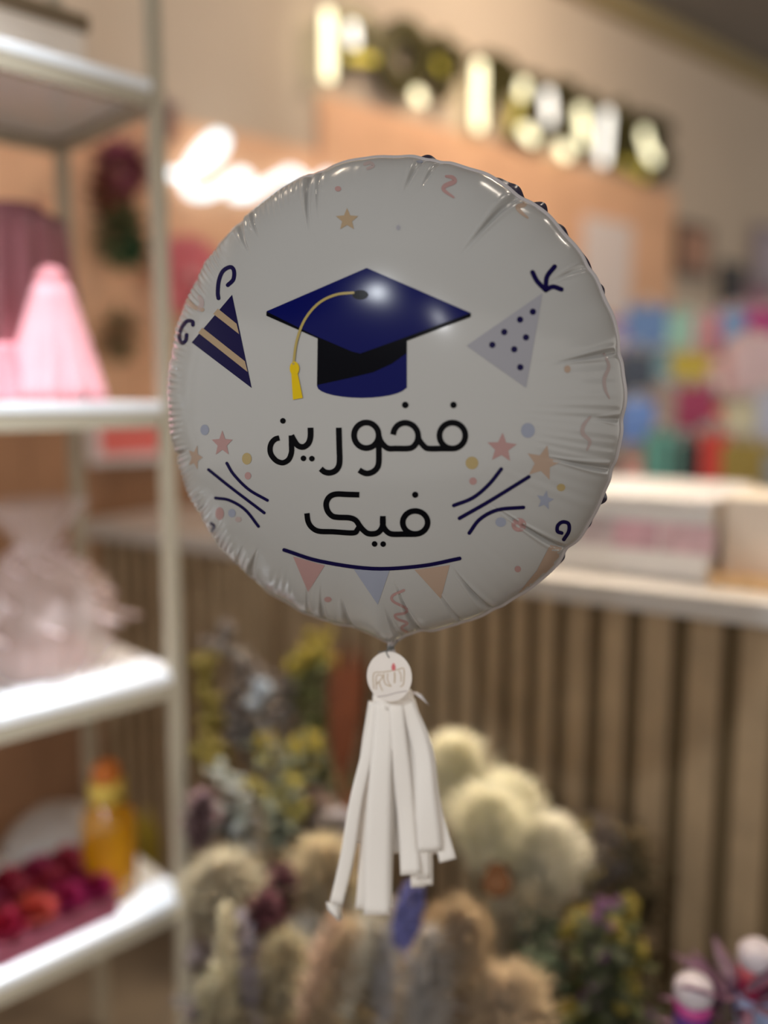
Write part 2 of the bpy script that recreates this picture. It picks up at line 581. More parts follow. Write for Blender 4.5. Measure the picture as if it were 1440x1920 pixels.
def gift_bag(col, w_, h_, label, p, rz, tissue=(.9, .85, .85)):
    o = empty('gift_bag', p, rz, label=label, cat='gift bag', group='bright goods on the display stand')
    cm = mat('bag_%d_%d_%d' % tuple(int(c * 99) for c in col), col, .45, var=.12, scale=20)
    d_ = .07
    bb = MB(); bb.box((0, 0, h_ / 2), (w_, d_, h_), taper=1.06); bb.build('bag_body', cm, o, smooth=False, bevel=.003)
    for y in (-d_ / 2 - .004, d_ / 2 + .004):
        bb = MB()
        bb.tube([(w_ * .25 * math.cos(a), y, h_ - .01 + .05 * math.sin(a)) for a in [PI * k / 8 for k in range(9)]], .003, 6)
        bb.build('handle', mat('bag_cord', (.8, .78, .72), .6), o)
    bb = MB()
    for k in range(6):
        bb.leaf(((k - 2.5) * w_ / 7, rnd.uniform(-.015, .015), h_ - .015), (rnd.uniform(-.3, .3), rnd.uniform(-.3, .3), 1), .05, .04, bend=.1)
    bb.build('tissue_paper', mat('tissue_%d' % int(sum(tissue) * 50), tissue, .7), o)
    return o


def plush(col, r, label, p, rz, col2=None):
    o = empty('plush_toy', p, rz, label=label, cat='plush toy', group='bright goods on the display stand')
    cm = mat('plush_%d_%d_%d' % tuple(int(c * 99) for c in col), col, .9, var=.1, scale=60, sheen=.3)
    c2 = mat('plush_belly_%d' % int(sum(col2 or (1, 1, 1)) * 90), col2 or (.9, .85, .8), .9)
    bb = MB(); bb.ball((0, 0, r * .85), r * .85, 12, sq=(1, .85, 1)); bb.build('body', cm, o)
    bb = MB(); bb.ball((0, -r * .1, r * 2.0), r * .62, 12); bb.build('head', cm, o)
    for s_ in (-1, 1):
        bb = MB(); bb.ball((s_ * r * .45, -r * .05, r * 2.5), r * .22, 8); bb.build('ear', cm, o)
        bb = MB(); bb.ball((s_ * r * .8, -r * .3, r * 1.1), r * .28, 8, sq=(1, 1, 1.4)); bb.build('arm', cm, o)
        bb = MB(); bb.ball((s_ * r * .5, -r * .75, r * .28), r * .3, 8, sq=(1, 1.3, .9)); bb.build('foot', cm, o)
    bb = MB(); bb.ball((0, -r * .55, r * .85), r * .5, 10, sq=(1, .7, 1.1)); bb.build('belly', c2, o)
    bb = MB(); bb.ball((0, -r * .66, r * 1.9), r * .24, 8, sq=(1, .7, .8)); bb.build('muzzle', c2, o)
    return o


goods = [
    # row, px, kind, colour, size, label
    (3, 1150, 'p', (.30, .26, .62), .052, 'lilac blue plush toy, top step, nearest the balloon'),
    (3, 1206, 'b', (.16, .30, .60), .12, 'blue gift bag on the top step beside the lilac plush toy'),
    (3, 1265, 'b', (.42, .74, .60), .13, 'mint green gift bag on the top step'),
    (3, 1318, 'b', (.85, .30, .36), .12, 'rose pink gift bag on the top step left of the light blue bag'),
    (3, 1366, 'b', (.25, .48, .78), .11, 'light blue gift bag on the top step'),
    (3, 1425, 'b', (.58, .01, .24), .14, 'magenta gift bag on the top step at the right edge'),
    (2, 1190, 'b', (.08, .10, .14), .10, 'dark navy gift bag one step below the blue bag'),
    (2, 1235, 'b', (.22, .42, .46), .10, 'teal gift bag on the second highest step'),
    (2, 1282, 'b', (.74, .56, .03), .12, 'yellow gift bag on the second highest step'),
    (2, 1335, 'p', (.85, .55, .52), .052, 'pale pink plush toy between the yellow bag and the white pink bag'),
    (2, 1400, 'b', (.88, .64, .64), .16, 'white and pink gift bag below the magenta bag'),
    (1, 1196, 'b', (.20, .36, .80), .10, 'bright blue gift bag low down beside the balloon edge'),
    (1, 1248, 'b', (.46, .34, .28), .09, 'brown gift bag right of the bright blue bag'),
    (1, 1292, 'b', (.42, .04, .12), .10, 'dark red gift bag on the third step'),
    (1, 1338, 'p', (.85, .05, .03), .045, 'bright red plush toy on the third step'),
    (1, 1390, 'b', (.80, .74, .50), .12, 'pale yellow gift bag on the third step'),
    (1, 1440, 'b', (.60, .62, .74), .10, 'pale grey blue gift bag at the right edge of the third step'),
    (0, 1188, 'p', (.88, .42, .34), .042, 'salmon plush toy on the lowest step'),
    (0, 1238, 'b', (.14, .40, .32), .09, 'green gift bag on the lowest step'),
    (0, 1288, 'b', (.03, .03, .03), .10, 'black gift bag on the lowest step'),
    (0, 1338, 'b', (.75, .06, .04), .08, 'red gift bag on the lowest step'),
    (0, 1392, 'b', (.40, .28, .05), .17, 'olive gold gift bag on the lowest step, the widest one'),
    (0, 1452, 'b', (.34, .36, .36), .10, 'grey gift bag cut by the right frame edge'),
]
for row, px, k, col, sz, lab in goods:
    p, Yr = disp_pt(px + rnd.uniform(-5, 5), row)
    if k == 'b': gift_bag(col, sz * 1.15, .125 + .075 * rnd.random(), lab, p, rnd.uniform(-.3, .2), tissue=tuple(.5 * c + .3 for c in col))
    else: plush(col, sz, lab, p, -.2)
# bags and a picture on the wall above
for px, py, col, w_, h_, lab in ((1278, 520, (.20, .12, .08), .34, .30, 'brown picture in a dark square frame on the wall above the goods'),
                                 (1352, 600, (.03, .025, .03), .26, .34, 'small black picture frame on the wall above the pink bag'),
                                 (1412, 540, (.48, .40, .46), .34, .38, 'pale lilac grey picture on the wall at the right edge'),
                                 (1405, 640, (.42, .16, .24), .44, .34, 'mauve picture on the wall above the magenta bag')):
    o, Y = wall_empty('wall_picture', px, py, 0.012, label=lab, cat='picture', group='pictures on the far wall')
    bb = MB(); bb.box((0, -.015, h_ / 2), (w_, .03, h_)); bb.build('frame', mat('pf_%d' % px, tuple(c * .6 for c in col), .5), o, smooth=False)
    bb = MB(); bb.box((0, -.032, h_ / 2), (w_ * .7, .004, h_ * .7))
    bb.build('picture', mat('pp_%d' % px, (.50, .26, .17) if px == 1278 else col, .6, var=.2, scale=12), o, smooth=False)

# ------------------------------------------------------------------ the metal rack at the left
AR = math.radians(45.5)
RU = Vector((math.sin(AR), math.cos(AR), 0)); RV = Vector((-RU.y, RU.x, 0))
RF = Vector((-0.39, 1.6, 0)) - RU * 0.0
RROT = math.atan2(RU.y, RU.x)
m_frame = mat('beige_metal', (0.42, 0.36, 0.265), 0.45)
m_board = mat('white_board', (0.88, 0.89, 0.90), 0.30, coat=.3)
RL, RD = 0.95, 0.41
rack = empty('storage_rack', RF, RROT, label='beige metal rack with four white shelf boards at the left', cat='shelf rack')
RH = 2.95
for x in (-.012, -RL + .012):
    for y in (.012, RD - .012):
        bb = MB(); bb.box((x, y, RH / 2), (.026, .026, RH)); bb.build('post', m_frame, rack, smooth=False, bevel=.003)
shelf_z = [0.512, 0.975, 1.492, 2.052]
for z in shelf_z:
    bb = MB(); bb.box((-RL / 2, RD / 2, z - .010), (RL - .004, RD - .002, .020)); bb.build('shelf_board', m_board, rack, smooth=False, bevel=.004)
    bb = MB()
    for cx, cy, a, b2 in ((-RL / 2, .008, RL - .06, .016), (-RL / 2, RD - .008, RL - .06, .016), (-.012, RD / 2, .016, RD - .06), (-RL + .012, RD / 2, .016, RD - .06)):
        bb.box((cx, cy, z - .034), (a, b2, .026))
    bb.build('shelf_rail', m_frame, rack, smooth=False)


def on_rack(px, back, k):
    m = (px - 720) / F
    P = RF + RV * back
    s_ = (m * P.y - P.x) / (RU.x - m * RU.y)
    p = P + RU * s_
    return Vector((p.x, p.y, shelf_z[k]))


# carton on the top shelf
p = on_rack(40, .22, 3)
o = empty('carton', p, RROT, label='pale cardboard carton with a dark brown lid on top of the rack', cat='box')
bb = MB(); bb.box((-.03, 0, .045), (.28, .22, .09)); bb.build('carton_body', mat('carton_card', (.72, .62, .52), .7), o, smooth=False, bevel=.003)
bb = MB(); bb.box((-.03, 0, .104), (.295, .235, .028)); bb.build('lid', mat('carton_lid', (.16, .11, .06), .6), o, smooth=False, bevel=.003)


def cone_wrap(name, p, h_, r0, r1, pleats, col, lab, part, lean=0.0, seed=0):
    o = empty(name, p, RROT, label=lab, cat='fabric bundle' if 'mauve' in lab else 'wrap')
    r_ = random.Random(seed)
    bb = MB()
    ph = r_.uniform(0, 6)
    prof = [(r0 + (r1 - r0) * (t ** 1.1), h_ * t) for t in [k / 9 for k in range(10)]]
    bb.lathe(prof, n=96, wob=lambda a, t: 1 + (.10 - .06 * t) * math.sin(pleats * a + ph) + .04 * math.sin(3 * a + 2 * t), cap=True)
    bb.build(part, mat(part + '_%d' % seed, col, .75, var=.08, scale=15, sheen=.3), o)
    return o


p = on_rack(50, .24, 2)
o = cone_wrap('draped_cloth', p, .335, .125, .085, 14, (.30, .10, .115), 'mauve pleated cloth bundle standing on the middle rack shelf', 'pleated_cloth', seed=1)
bb = MB(); bb.lathe([(.09, .335), (.055, .35), (.05, .36)], n=32); bb.build('tied_top', mat('mauve_tie', (.24, .08, .09), .7), o)
p = on_rack(112, .10, 2)
o = cone_wrap('tulle_cone', p, .205, .085, .030, 11, (.95, .42, .46), 'pink tulle cone in front of the dark pleated cloth', 'tulle', seed=2)
bb = MB(); bb.ball((0, 0, .21), .028, 8); bb.build('rounded_top', mat('tulle_top', (.86, .34, .37), .7), o)
p = on_rack(2, .12, 2)
o = cone_wrap('tulle_cone', p, .10, .05, .035, 9, (.84, .30, .34), 'short pink tulle wrap at the left edge of the middle shelf', 'tulle', seed=3)
p = on_rack(98, .36, 2)
o = empty('small_candle', p, RROT, label='slim orange peach candle behind the mauve cloth bundle', cat='candle')
bb = MB(); bb.lathe([(.018, 0), (.018, .40), (.010, .412)], n=16); bb.build('wax', mat('peach_wax', (.85, .45, .28), .5), o)

# shelf of clear plastic bag: a glassy gift bag with ribbon curls
m_cello = mat('cellophane', (.86, .70, .66), .18, alpha=.34)
p = on_rack(62, .20, 1)
o = empty('cellophane_bag', p, RROT, label='clear pinkish cellophane bag gathered with ribbon on the rack shelf', cat='cellophane bag')
bb = MB()
pr = [(.10, .0), (.125, .04), (.13, .12), (.115, .17), (.07, .215), (.035, .24), (.05, .27), (.085, .31), (.10, .33)]
bb.lathe(pr, n=48, wob=lambda a, t: 1 + .06 * math.sin(7 * a + 9 * t) + .05 * math.sin(13 * a - 5 * t), cap=False)
bb.build('film', m_cello, o)
bb = MB()
for k in range(7):
    a0 = k * .9
    bb.tube([(.04 * math.cos(a0) + .018 * math.cos(t * 2.2) + .012 * t * math.cos(a0), .04 * math.sin(a0) + .018 * math.sin(t * 2.2) - .01 * t, .245 - .018 * t) for t in [j * .5 for j in range(18)]], .0035, 5)
bb.build('ribbon_curls', mat('pink_ribbon', (.80, .62, .60), .4), o)
bb = MB(); bb.box((0, 0, .03), (.13, .12, .055)); bb.build('inner_box', mat('inner_pink', (.62, .42, .38), .6), o, smooth=False, bevel=.004)

# amber bottle and red roses on the low shelf
p = on_rack(172, .105, 0)
o = empty('amber_bottle', p, RROT, label='amber orange glass bottle with a gold collar on the lowest rack shelf', cat='bottle')
m_amber = mat('amber_glass', (.62, .27, .006), .14, trans=.25, coat=.5)
bb = MB(); bb.lathe([(.042, 0), (.049, .008), (.051, .03), (.052, .15), (.049, .175), (.030, .195), (.027, .205)], n=32)
bb.build('glass_body', m_amber, o)
bb = MB(); bb.lathe([(.034, .198), (.036, .203), (.036, .238), (.034, .242)], n=24); bb.build('gold_collar', mat('collar_gold', (.80, .58, .12), .3, metal=.5), o)
bb = MB(); bb.lathe([(.026, .242), (.028, .25), (.026, .27), (.014, .282)], n=24); bb.build('stopper', mat('stopper_red', (.55, .14, .01), .3), o)
m_rose = [mat('rose_red', (.34, .008, .035), .6), mat('rose_magenta', (.30, .010, .065), .6), mat('rose_coral', (.50, .07, .045), .6)]


def rose(p, r, mi, lab):
    o = empty('rose', p, rnd.uniform(0, 6), label=lab, cat='rose', group='rose heads in the box on the low shelf')
    bb = MB()
    for ring in range(5):
        n_ = 3 + ring
        rr = r * (.18 + .19 * ring)
        for k in range(n_):
            a = 2 * PI * k / n_ + ring * .7
            d = Vector((math.cos(a), math.sin(a), 1.9 - ring * .38))
            bb.leaf((rr * .45 * math.cos(a), rr * .45 * math.sin(a), r * .3), d, r * (1.25 - ring * .06), r * 1.15, bend=-.15, n=5)
    bb.build('petals', m_rose[mi], o)
    bb = MB(); bb.ball((0, 0, r * .35), r * .42, 8); bb.build('flower_base', m_rose[mi], o)


p = on_rack(22, .13, 0)
o = empty('rose_box', p, RROT, label='low dark box filled with red roses beside the amber bottle', cat='box')
bb = MB(); bb.box((0, 0, .02), (.23, .20, .04)); bb.build('box_body', mat('rose_box_card', (.20, .03, .05), .6), o, smooth=False, bevel=.003)
spots = [(-.085, -.06, 0, 'dark red'), (-.03, -.06, 2, 'coral'), (.03, -.06, 1, 'magenta'), (.085, -.06, 1, 'magenta'),
         (-.085, 0, 1, 'magenta'), (-.03, 0, 0, 'dark red'), (.03, 0, 0, 'dark red'), (.085, 0, 0, 'dark red'),
         (-.085, .06, 0, 'dark red'), (-.03, .06, 0, 'dark red'), (.03, .06, 1, 'magenta'), (.085, .06, 0, 'dark red')]
rowname = ['front', 'middle', 'rear']; colname = ['left end', 'second from the left', 'second from the right', 'right end']
for i, (dx, dy, mi, cn) in enumerate(spots):
    q = p + RU * dx + RV * dy + Vector((0, 0, .034))
    rose(q, .036, mi, '%s rose head in the %s row of the low box, %s' % (cn, rowname[i // 4], colname[i % 4]))
p = on_rack(70, .30, 0)
o = empty('cellophane_wrap', p, RROT, label='crumpled clear wrap lying behind the red roses', cat='wrap')
bb = MB(); bb.lathe([(.09, 0), (.11, .03), (.09, .08), (.04, .12), (.01, .13)], n=40, wob=lambda a, t: 1 + .12 * math.sin(5 * a + 8 * t) + .08 * math.sin(11 * a))
bb.build('film', mat('grey_film', (.55, .50, .47), .25, alpha=.6), o)

# ------------------------------------------------------------------ dried bouquets hung on the wall behind the rack
def leafy_ball(bb, c, r, n_, ln, wd, mi=0, sq=(1, 1, 1), rr=rnd):
    for _ in range(n_):
        d = Vector((rr.gauss(0, 1), rr.gauss(0, 1), rr.gauss(0, 1))).normalized()
        q = Vector(c) + Vector((d.x * r * sq[0], d.y * r * sq[1], d.z * r * sq[2])) * rr.uniform(.35, .85)
        bb.leaf(q, d, ln * rr.uniform(.7, 1.2), wd, mi, bend=rr.uniform(-.2, .4), n=3)


o, Y = wall_empty('hanging_bouquet', 235, 500, 0.10, label='hanging dried bouquet with mauve heads and green leaves behind the rack', cat='bouquet')
bb = MB(); leafy_ball(bb, (0.02, -.02, .30), .075, 260, .05, .035, sq=(1.1, .7, .9)); bb.build('mauve_flowers', mat('mauve_petals', (.36, .10, .14), .8, var=.3, scale=40), o)
bb = MB(); leafy_ball(bb, (-.02, -.02, .215), .06, 160, .04, .03); bb.build('rust_flowers', mat('rust_petals', (.24, .06, .03), .8, var=.3, scale=40), o)
bb = MB(); leafy_ball(bb, (0, -.02, .10), .07, 200, .06, .03, sq=(.9, .7, 1.25)); bb.build('leaves', mat('sage_leaves', (.14, .17, .07), .8, var=.3, scale=40), o)
bb = MB(); leafy_ball(bb, (.035, -.06, .05), .035, 60, .04, .03, sq=(.9, .7, 1.25)); bb.build('dark_leaves', mat('deep_green', (.015, .09, .035), .8, var=.3, scale=40), o)
bb = MB()
for k in range(7): bb.tube([((k - 3) * .008, -.02, .1), ((k - 3) * .003, -.02, .02), ((k - 3) * .01, -.02, -.02)], .003, 5)
bb.build('stems', mat('dry_stem', (.30, .22, .10), .8), o)
o, Y = wall_empty('hanging_bouquet', 228, 680, 0.08, label='small olive dried bunch low on the wall just above the middle shelf', cat='bouquet')
bb = MB(); leafy_ball(bb, (0, -.02, .09), .05, 140, .05, .025, sq=(1, .7, 1.2)); bb.build('leaves', mat('olive_leaves', (.26, .19, .09), .8, var=.3, scale=40), o)
bb = MB(); bb.tube([(0, -.02, .06), (0, -.02, -.01)], .008, 6); bb.build('stems', MATS['dry_stem'], o)
o, Y = wall_empty('hanging_bouquet', 322, 250, 0.05, label='small mauve dried sprig on the wall left of the neon word', cat='bouquet')
bb = MB(); leafy_ball(bb, (0, -.02, .04), .03, 70, .05, .025, sq=(.8, .7, 1.6)); bb.build('mauve_flowers', mat('pale_mauve', (.40, .26, .27), .8, var=.3, scale=40), o)
bb = MB(); bb.tube([(0, -.02, .02), (0, -.02, -.05)], .005, 6); bb.build('stems', MATS['dry_stem'], o)

# ------------------------------------------------------------------ dried flowers in front of the counter
table_z = 0.20
m_tab = mat('stand_wood', (.20, .14, .08), .6, var=.1)
st = empty('flower_table', (0.16, 1.52, 0), CROT, label='low dark wooden table carrying the pots of dried flowers', cat='table')
bb = MB(); bb.box((0, 0, table_z - .015), (.92, .30, .03)); bb.build('tabletop', m_tab, st, smooth=False)
for dx in (-.43, .43):
    for dy in (-.12, .12):
        bb = MB(); bb.box((dx, dy, (table_z - .03) / 2), (.04, .04, table_z - .03)); bb.build('leg', m_tab, st, smooth=False)

m_stem = mat('straw_stem', (.38, .29, .16), .8)
m_dstem = mat('dark_stem', (.09, .07, .04), .8)


def pot(p, r, h_, col, lab):
    o = empty('flower_pot', p, 0, label=lab, cat='pot', group='pots of dried flowers')
    bb = MB(); bb.lathe([(r * .8, 0), (r, h_), (r * 1.05, h_), (r * 1.05, h_ - .012), (r * .93, h_ - .012), (r * .78, .01)], n=28, cap=True)
    bb.build('pot_body', mat('pot_%d' % int(col[0] * 999), col, .6), o)
    return o


def stems(o, base, tip, k=5, spread=.02, rad=.0022, m=None):
    bb = MB()
    for i in range(k):
        a = Vector((rnd.uniform(-1, 1), rnd.uniform(-1, 1), 0)) * spread
        mid = (base + tip) / 2 + a * .6
        bb.tube([base + a * .3, mid, tip + a], rad, 5)
    bb.build('stems', m or m_stem, o)


def plume(bb, p, axis, length, rad, n_, fl=.05, wd=.004, rr=rnd, droop=.5, mi=0):
    axis = Vector(axis).normalized()
    for _ in range(n_):
        t = rr.random()
        q = Vector(p) + axis * length * t
        d = Vector((rr.gauss(0, 1), rr.gauss(0, 1), rr.gauss(0, 1)))
        d -= axis * d.dot(axis); d.normalize()
        rt = rad * (math.sin(PI * min(.97, .12 + t * .83)) ** .7)
        d2 = (d + axis * rr.uniform(.7, 1.9)).normalized()
        bb.leaf(q + d * rt * rr.uniform(0, .72), d2, fl * rr.uniform(.6, 1.2) * (.4 + rt / rad), wd, mi, bend=rr.uniform(0, droop), n=3)


def placed(px, py, Y):
    return at(px, py, Y)


def foot_of(p, z=table_z + .02):
    """the pot the stems rise from: straight below, a little towards the middle"""
    return Vector((p.x * .9 + .01, p.y + .02, z))


# pots stand on the table along its length
TR = Matrix.Rotation(CROT, 3, 'Z')
def on_table(dx, dy): return Vector((0.16, 1.52, table_z)) + TR @ Vector((dx, dy, 0))


potspots = [(-.385, .03, .068, 'grey pot at the rack end of the flower table'), (-.235, -.02, .068, 'grey pot second from the rack end of the flower table'),
            (-.08, .02, .07, 'grey pot left of the middle of the flower table'), (.075, -.01, .07, 'grey pot right of the middle of the flower table'),
            (.23, .03, .068, 'grey pot second from the right end of the flower table'), (.38, 0, .068, 'grey pot at the right end of the flower table')]
pots = []
for dx, dy, r, lab in potspots:
    p = on_table(dx, dy); pots.append(p)
    pot(p, r, .13, (.25, .24, .23), lab)


def bunch(name, cat_, pi, tippx, tippy, Y, label, k=4, m=None, dxy=(0, 0), rad=.0022, group=None):
    """thing rooted in pot pi whose head starts at the measured point"""
    p = pots[pi] + Vector((dxy[0], dxy[1], .012))
    tip = at(tippx, tippy, Y)
    o = empty(name, p, 0, label=label, cat=cat_, group=group)
    stems(o, Vector((0, 0, 0)), tip - p, k, .010, rad, m)
    return o, tip - p


G = 'dried flowers in the pots'


def pampas(pi, px, py, Y, up, length, rad, col, label, n_=700, dxy=(0, 0), fl=.042, wd=.0032, nm='pampas_grass'):
    if py > 1850 and rad < .05: length *= 1.25; rad *= .62; n_ = int(n_ * .7)
    o, q = bunch(nm, 'dried flower', pi, px, py, Y, label, 3, dxy=dxy, group=G)
    bb = MB(); plume(bb, q - Vector(up).normalized() * .02, up, length, rad, n_ * 2, fl, wd, random.Random(int(px * 7 + py)))
    bb.build('plume', mat('plume_%d_%d_%d' % tuple(int(c * 99) for c in col), col, .9, var=.12, scale=30, sheen=.2), o)
    return o


CRM = (.80, .75, .54); WHT = (.86, .81, .66); TAN = (.40, .28, .15); BEI = (.42, .34, .21); GRY = (.36, .32, .29)
pampas(3, 860, 1520, 1.50, (-.1, 0, 1), .15, .060, CRM, 'tall cream pampas plume rising highest behind the tassel', 800, dxy=(.02, .02))
pampas(3, 935, 1640, 1.48, (.05, 0, 1), .20, .085, CRM, 'broad cream pampas plume in the middle of the white cluster', 1100, dxy=(.0, -.02))
pampas(4, 1010, 1680, 1.46, (.12, 0, 1), .16, .070, WHT, 'white pampas plume at the right of the cream cluster', 900, dxy=(-.02, 0))
pampas(3, 905, 1600, 1.36, (.1, 0, 1), .12, .060, CRM, 'low cream pampas plume in front of the broad plume', 600, dxy=(.03, -.03))
pampas(1, 420, 1740, 1.34, (0, 0, 1), .135, .062, BEI, 'beige fluffy plume just right of the rack post', 800, dxy=(0, 0))
pampas(2, 610, 1700, 1.42, (0, 0, 1), .13, .055, (.52, .40, .22), 'warm beige plume behind the left strips of the tassel', 600, dxy=(-.02, .02))
pampas(3, 815, 1850, 1.22, (.38, 0, 1), .15, .030, TAN, 'long tan plume leaning right below the tassel', 700, dxy=(-.03, -.04))
pampas(4, 950, 1960, 1.20, (-.05, 0, 1), .13, .058, (.50, .37, .22), 'thick tan plume in front at the bottom edge', 900, dxy=(-.03, -.04))
pampas(2, 690, 1860, 1.24, (.15, 0, 1), .13, .030, (.46, .41, .31), 'slim pale plume under the tassel strips', 400, dxy=(.02, -.03))
pampas(2, 590, 1930, 1.22, (.35, 0, 1), .16, .030, TAN, 'slim tan plume leaning right at the bottom', 400, dxy=(-.02, -.04))
pampas(4, 985, 1790, 1.40, (.0, 0, 1), .13, .045, (.66, .58, .42), 'beige cream plume under the white cluster, above the thick tan plume', 500, dxy=(-.01, .0))
pampas(4, 1125, 1650, 1.56, (0, 0, 1), .13, .045, (.44, .36, .30), 'pale greyish pink plume against the slats right of the cream cluster', 450, dxy=(.02, .03))
pampas(2, 560, 1600, 1.62, (.3, 0, 1), .14, .050, (.36, .25, .20), 'dull brown pink plume behind the tassel, left side', 450, dxy=(0, .04))
pampas(1, 510, 1900, 1.25, (.2, 0, 1), .12, .020, (.34, .26, .13), 'slim straw plume low beside the burgundy spikes', 350, dxy=(.03, -.03))
pampas(0, 430, 1960, 1.25, (-.1, 0, 1), .11, .018, (.34, .27, .14), 'slim straw plume low beside the rack post', 300, dxy=(.02, -.02))
pampas(3, 790, 1960, 1.20, (.1, 0, 1), .16, .026, (.55, .50, .44), 'slim grey beige plume under the lavender spike', 350, dxy=(-.04, -.05))
pampas(3, 850, 1960, 1.30, (-.1, 0, 1), .20, .040, (.40, .24, .13), 'brown plume between the lavender spike and the thick tan plume', 450, dxy=(-.0, -.05))

# lavender spike
o, q = bunch('lavender', 'dried flower', 2, 756, 1765, 1.18, 'single violet blue lavender spike just below the tassel', 1, mat('lilac_stem', (.24, .21, .28), .8), dxy=(.05, -.05), rad=.006, group=G)
bb = MB()
r_ = random.Random(5)
for k in range(150):
    t = r_.random(); a = r_.uniform(0, 2 * PI)
    rr = .019 * math.sin(PI * (.15 + .75 * t)) ** .6
    bb.ball((q.x + t * .015 + rr * math.cos(a), q.y + rr * math.sin(a), q.z + .088 * t), .0052, 4)
bb.build('flower_spike', mat('lavender_blue', (.10, .10, .26), .8, var=.2, scale=60), o)

# poppy pod
o, q = bunch('poppy_pod', 'dried flower', 3, 932, 1672, 1.30, 'round rust brown seed head in front of the white plumes', 1, mat('pod_stem', (.30, .28, .20), .8), dxy=(.03, -.05), rad=.003, group=G)
bb = MB(); bb.ball(q + Vector((0, 0, .016)), .025, 12, sq=(1, 1, .92)); bb.build('pod', mat('rust_pod', (.22, .09, .03), .7, var=.2, scale=80), o)
bb = MB(); bb.lathe([(.006, .036), (.017, .042), (.015, .045), (.003, .043)], q, n=20, wob=lambda a, t: 1 + .15 * math.sin(8 * a)); bb.build('crown', MATS['rust_pod'], o)

# rust palm leaf
o, q = bunch('palm_leaf', 'dried leaf', 2, 640, 1450, 1.62, 'tall rust orange dried palm spear left of the tassel', 1, mat('rust_stem', (.22, .06, .02), .8), dxy=(0, .05), rad=.005, group=G)
bb = MB()
for k in range(-2, 3):
    bb.leaf(q + Vector((k * .006, 0, -.02 + abs(k) * .012)), (k * .035 + .06, 0, 1), .30 - abs(k) * .015, .022, bend=.02, n=6, up=(0, -1, 0))
bb.build('leaf_blades', mat('rust_palm', (.17, .040, .008), .7, var=.2, scale=20), o)

# burgundy spikes
for i, (px, py, Y, tx, lab) in enumerate(((455, 1790, 1.28, .45, 'dark burgundy amaranth spike leaning right beside the beige plume'),
                                          (500, 1740, 1.36, .35, 'burgundy spike behind the beige plume, nearer the tassel'),
                                          (372, 1600, 1.40, .1, 'dull plum coloured spike rising beside the rack post'))):
    o, q = bunch('amaranth', 'dried flower', 1, px, py, Y, lab, 1, mat('wine_stem', (.10, .02, .03), .8), dxy=(.01 * i, .02), rad=.003, group=G)
    bb = MB(); plume(bb, q, (tx, 0, 1), .11, .022, 260, .022, .008, random.Random(i)); bb.build('flower_spike', mat('burgundy', (.085, .018, .022), .8, var=.3, scale=50) if i < 2 else mat('plum', (.16, .09, .09), .85, var=.3, scale=50), o)


def sprig(pi, heads, label, col, stemcol, Y, r=.008, cl=8, dxy=(0, 0), name='dried_sprig', sprd=.02, extra=None):
    """branching sprig with clusters of small round heads at the measured points"""
    cx = sum(h[0] for h in heads) / len(heads); cy = max(h[1] for h in heads) + 30
    p = pots[pi] + Vector((dxy[0], dxy[1], .012))
    o = empty(name, p, 0, label=label, cat='dried flower', group=G)
    fork = at(cx, cy, Y) - p
    bb = MB(); bb.tube([(0, 0, 0), fork * .5 + Vector((.01, 0, 0)), fork], .003, 5)
    r_ = random.Random(int(heads[0][0]))
    pts = []
    for hx, hy in heads:
        q = at(hx, hy, Y + r_.uniform(-.04, .04)) - p
        bb.tube([fork, (fork + q) / 2 + Vector((0, 0, .01)), q], .0015, 4)
        pts.append(q)
    bb.build('stems', mat('st_%d' % int(stemcol[0] * 999), stemcol, .8), o)
    fm = mat('fl_%d_%d_%d' % tuple(int(c * 99) for c in col), col, .8, var=.2, scale=50)
    for q in pts:
        bb = MB()
        for _ in range(cl):
            bb.ball(q + Vector((r_.gauss(0, 1), r_.gauss(0, 1), r_.gauss(0, 1))) * sprd * .5, r * r_.uniform(.7, 1.3), 5)
        bb.build('flower_head', fm, o)
    if extra:
        bb = MB()
        for _ in range(extra[1]):
            t = r_.random(); q = fork.lerp(r_.choice(pts), t) if t > 0.2 else fork * r_.uniform(.5, 1)
            bb.leaf(q, (r_.gauss(0, 1), r_.gauss(0, 1), r_.uniform(0, 1)), .05, .022, bend=.3, n=3)
        bb.build('leaves', mat('lv_%d_%d_%d' % tuple(int(c * 99) for c in extra[0]), extra[0], .8, var=.3, scale=40), o)
    return o


YEL = (.27, .20, .02); DYEL = (.13, .09, .006)
sprig(2, [(575, 1225), (600, 1210), (615, 1240), (560, 1250)], 'yellow flower cluster highest up, just under the balloon', YEL, (.12, .10, .03), 1.70, .012, 9, dxy=(.0, .05), extra=((.12, .13, .04), 30))
sprig(1, [(490, 1395), (560, 1400), (540, 1440), (590, 1390), (575, 1450), (510, 1420)], 'yellow sprig spreading wide at mid height left of the rust palm', YEL, (.10, .10, .05), 1.60, .010, 8, dxy=(.03, .04), extra=((.16, .16, .09), 50))
sprig(1, [(520, 1490), (548, 1520), (530, 1560), (552, 1470), (470, 1480)], 'lower yellow sprig above the beige plumes', (.22, .175, .035), (.10, .10, .05), 1.54, .010, 8, dxy=(.0, .04), extra=((.14, .14, .09), 50))
sprig(0, [(385, 1300), (395, 1350), (388, 1400), (405, 1430), (380, 1250)], 'ochre spike of flowers close to the right of the rack post', DYEL, (.14, .09, .03), 1.62, .014, 12, dxy=(.03, .03))
sprig(1, [(490, 1290), (500, 1300), (480, 1320)], 'small pale blue grey head among the yellow sprigs', (.26, .28, .30), (.16, .14, .12), 1.60, .009, 6, dxy=(.04, .0), sprd=.012)
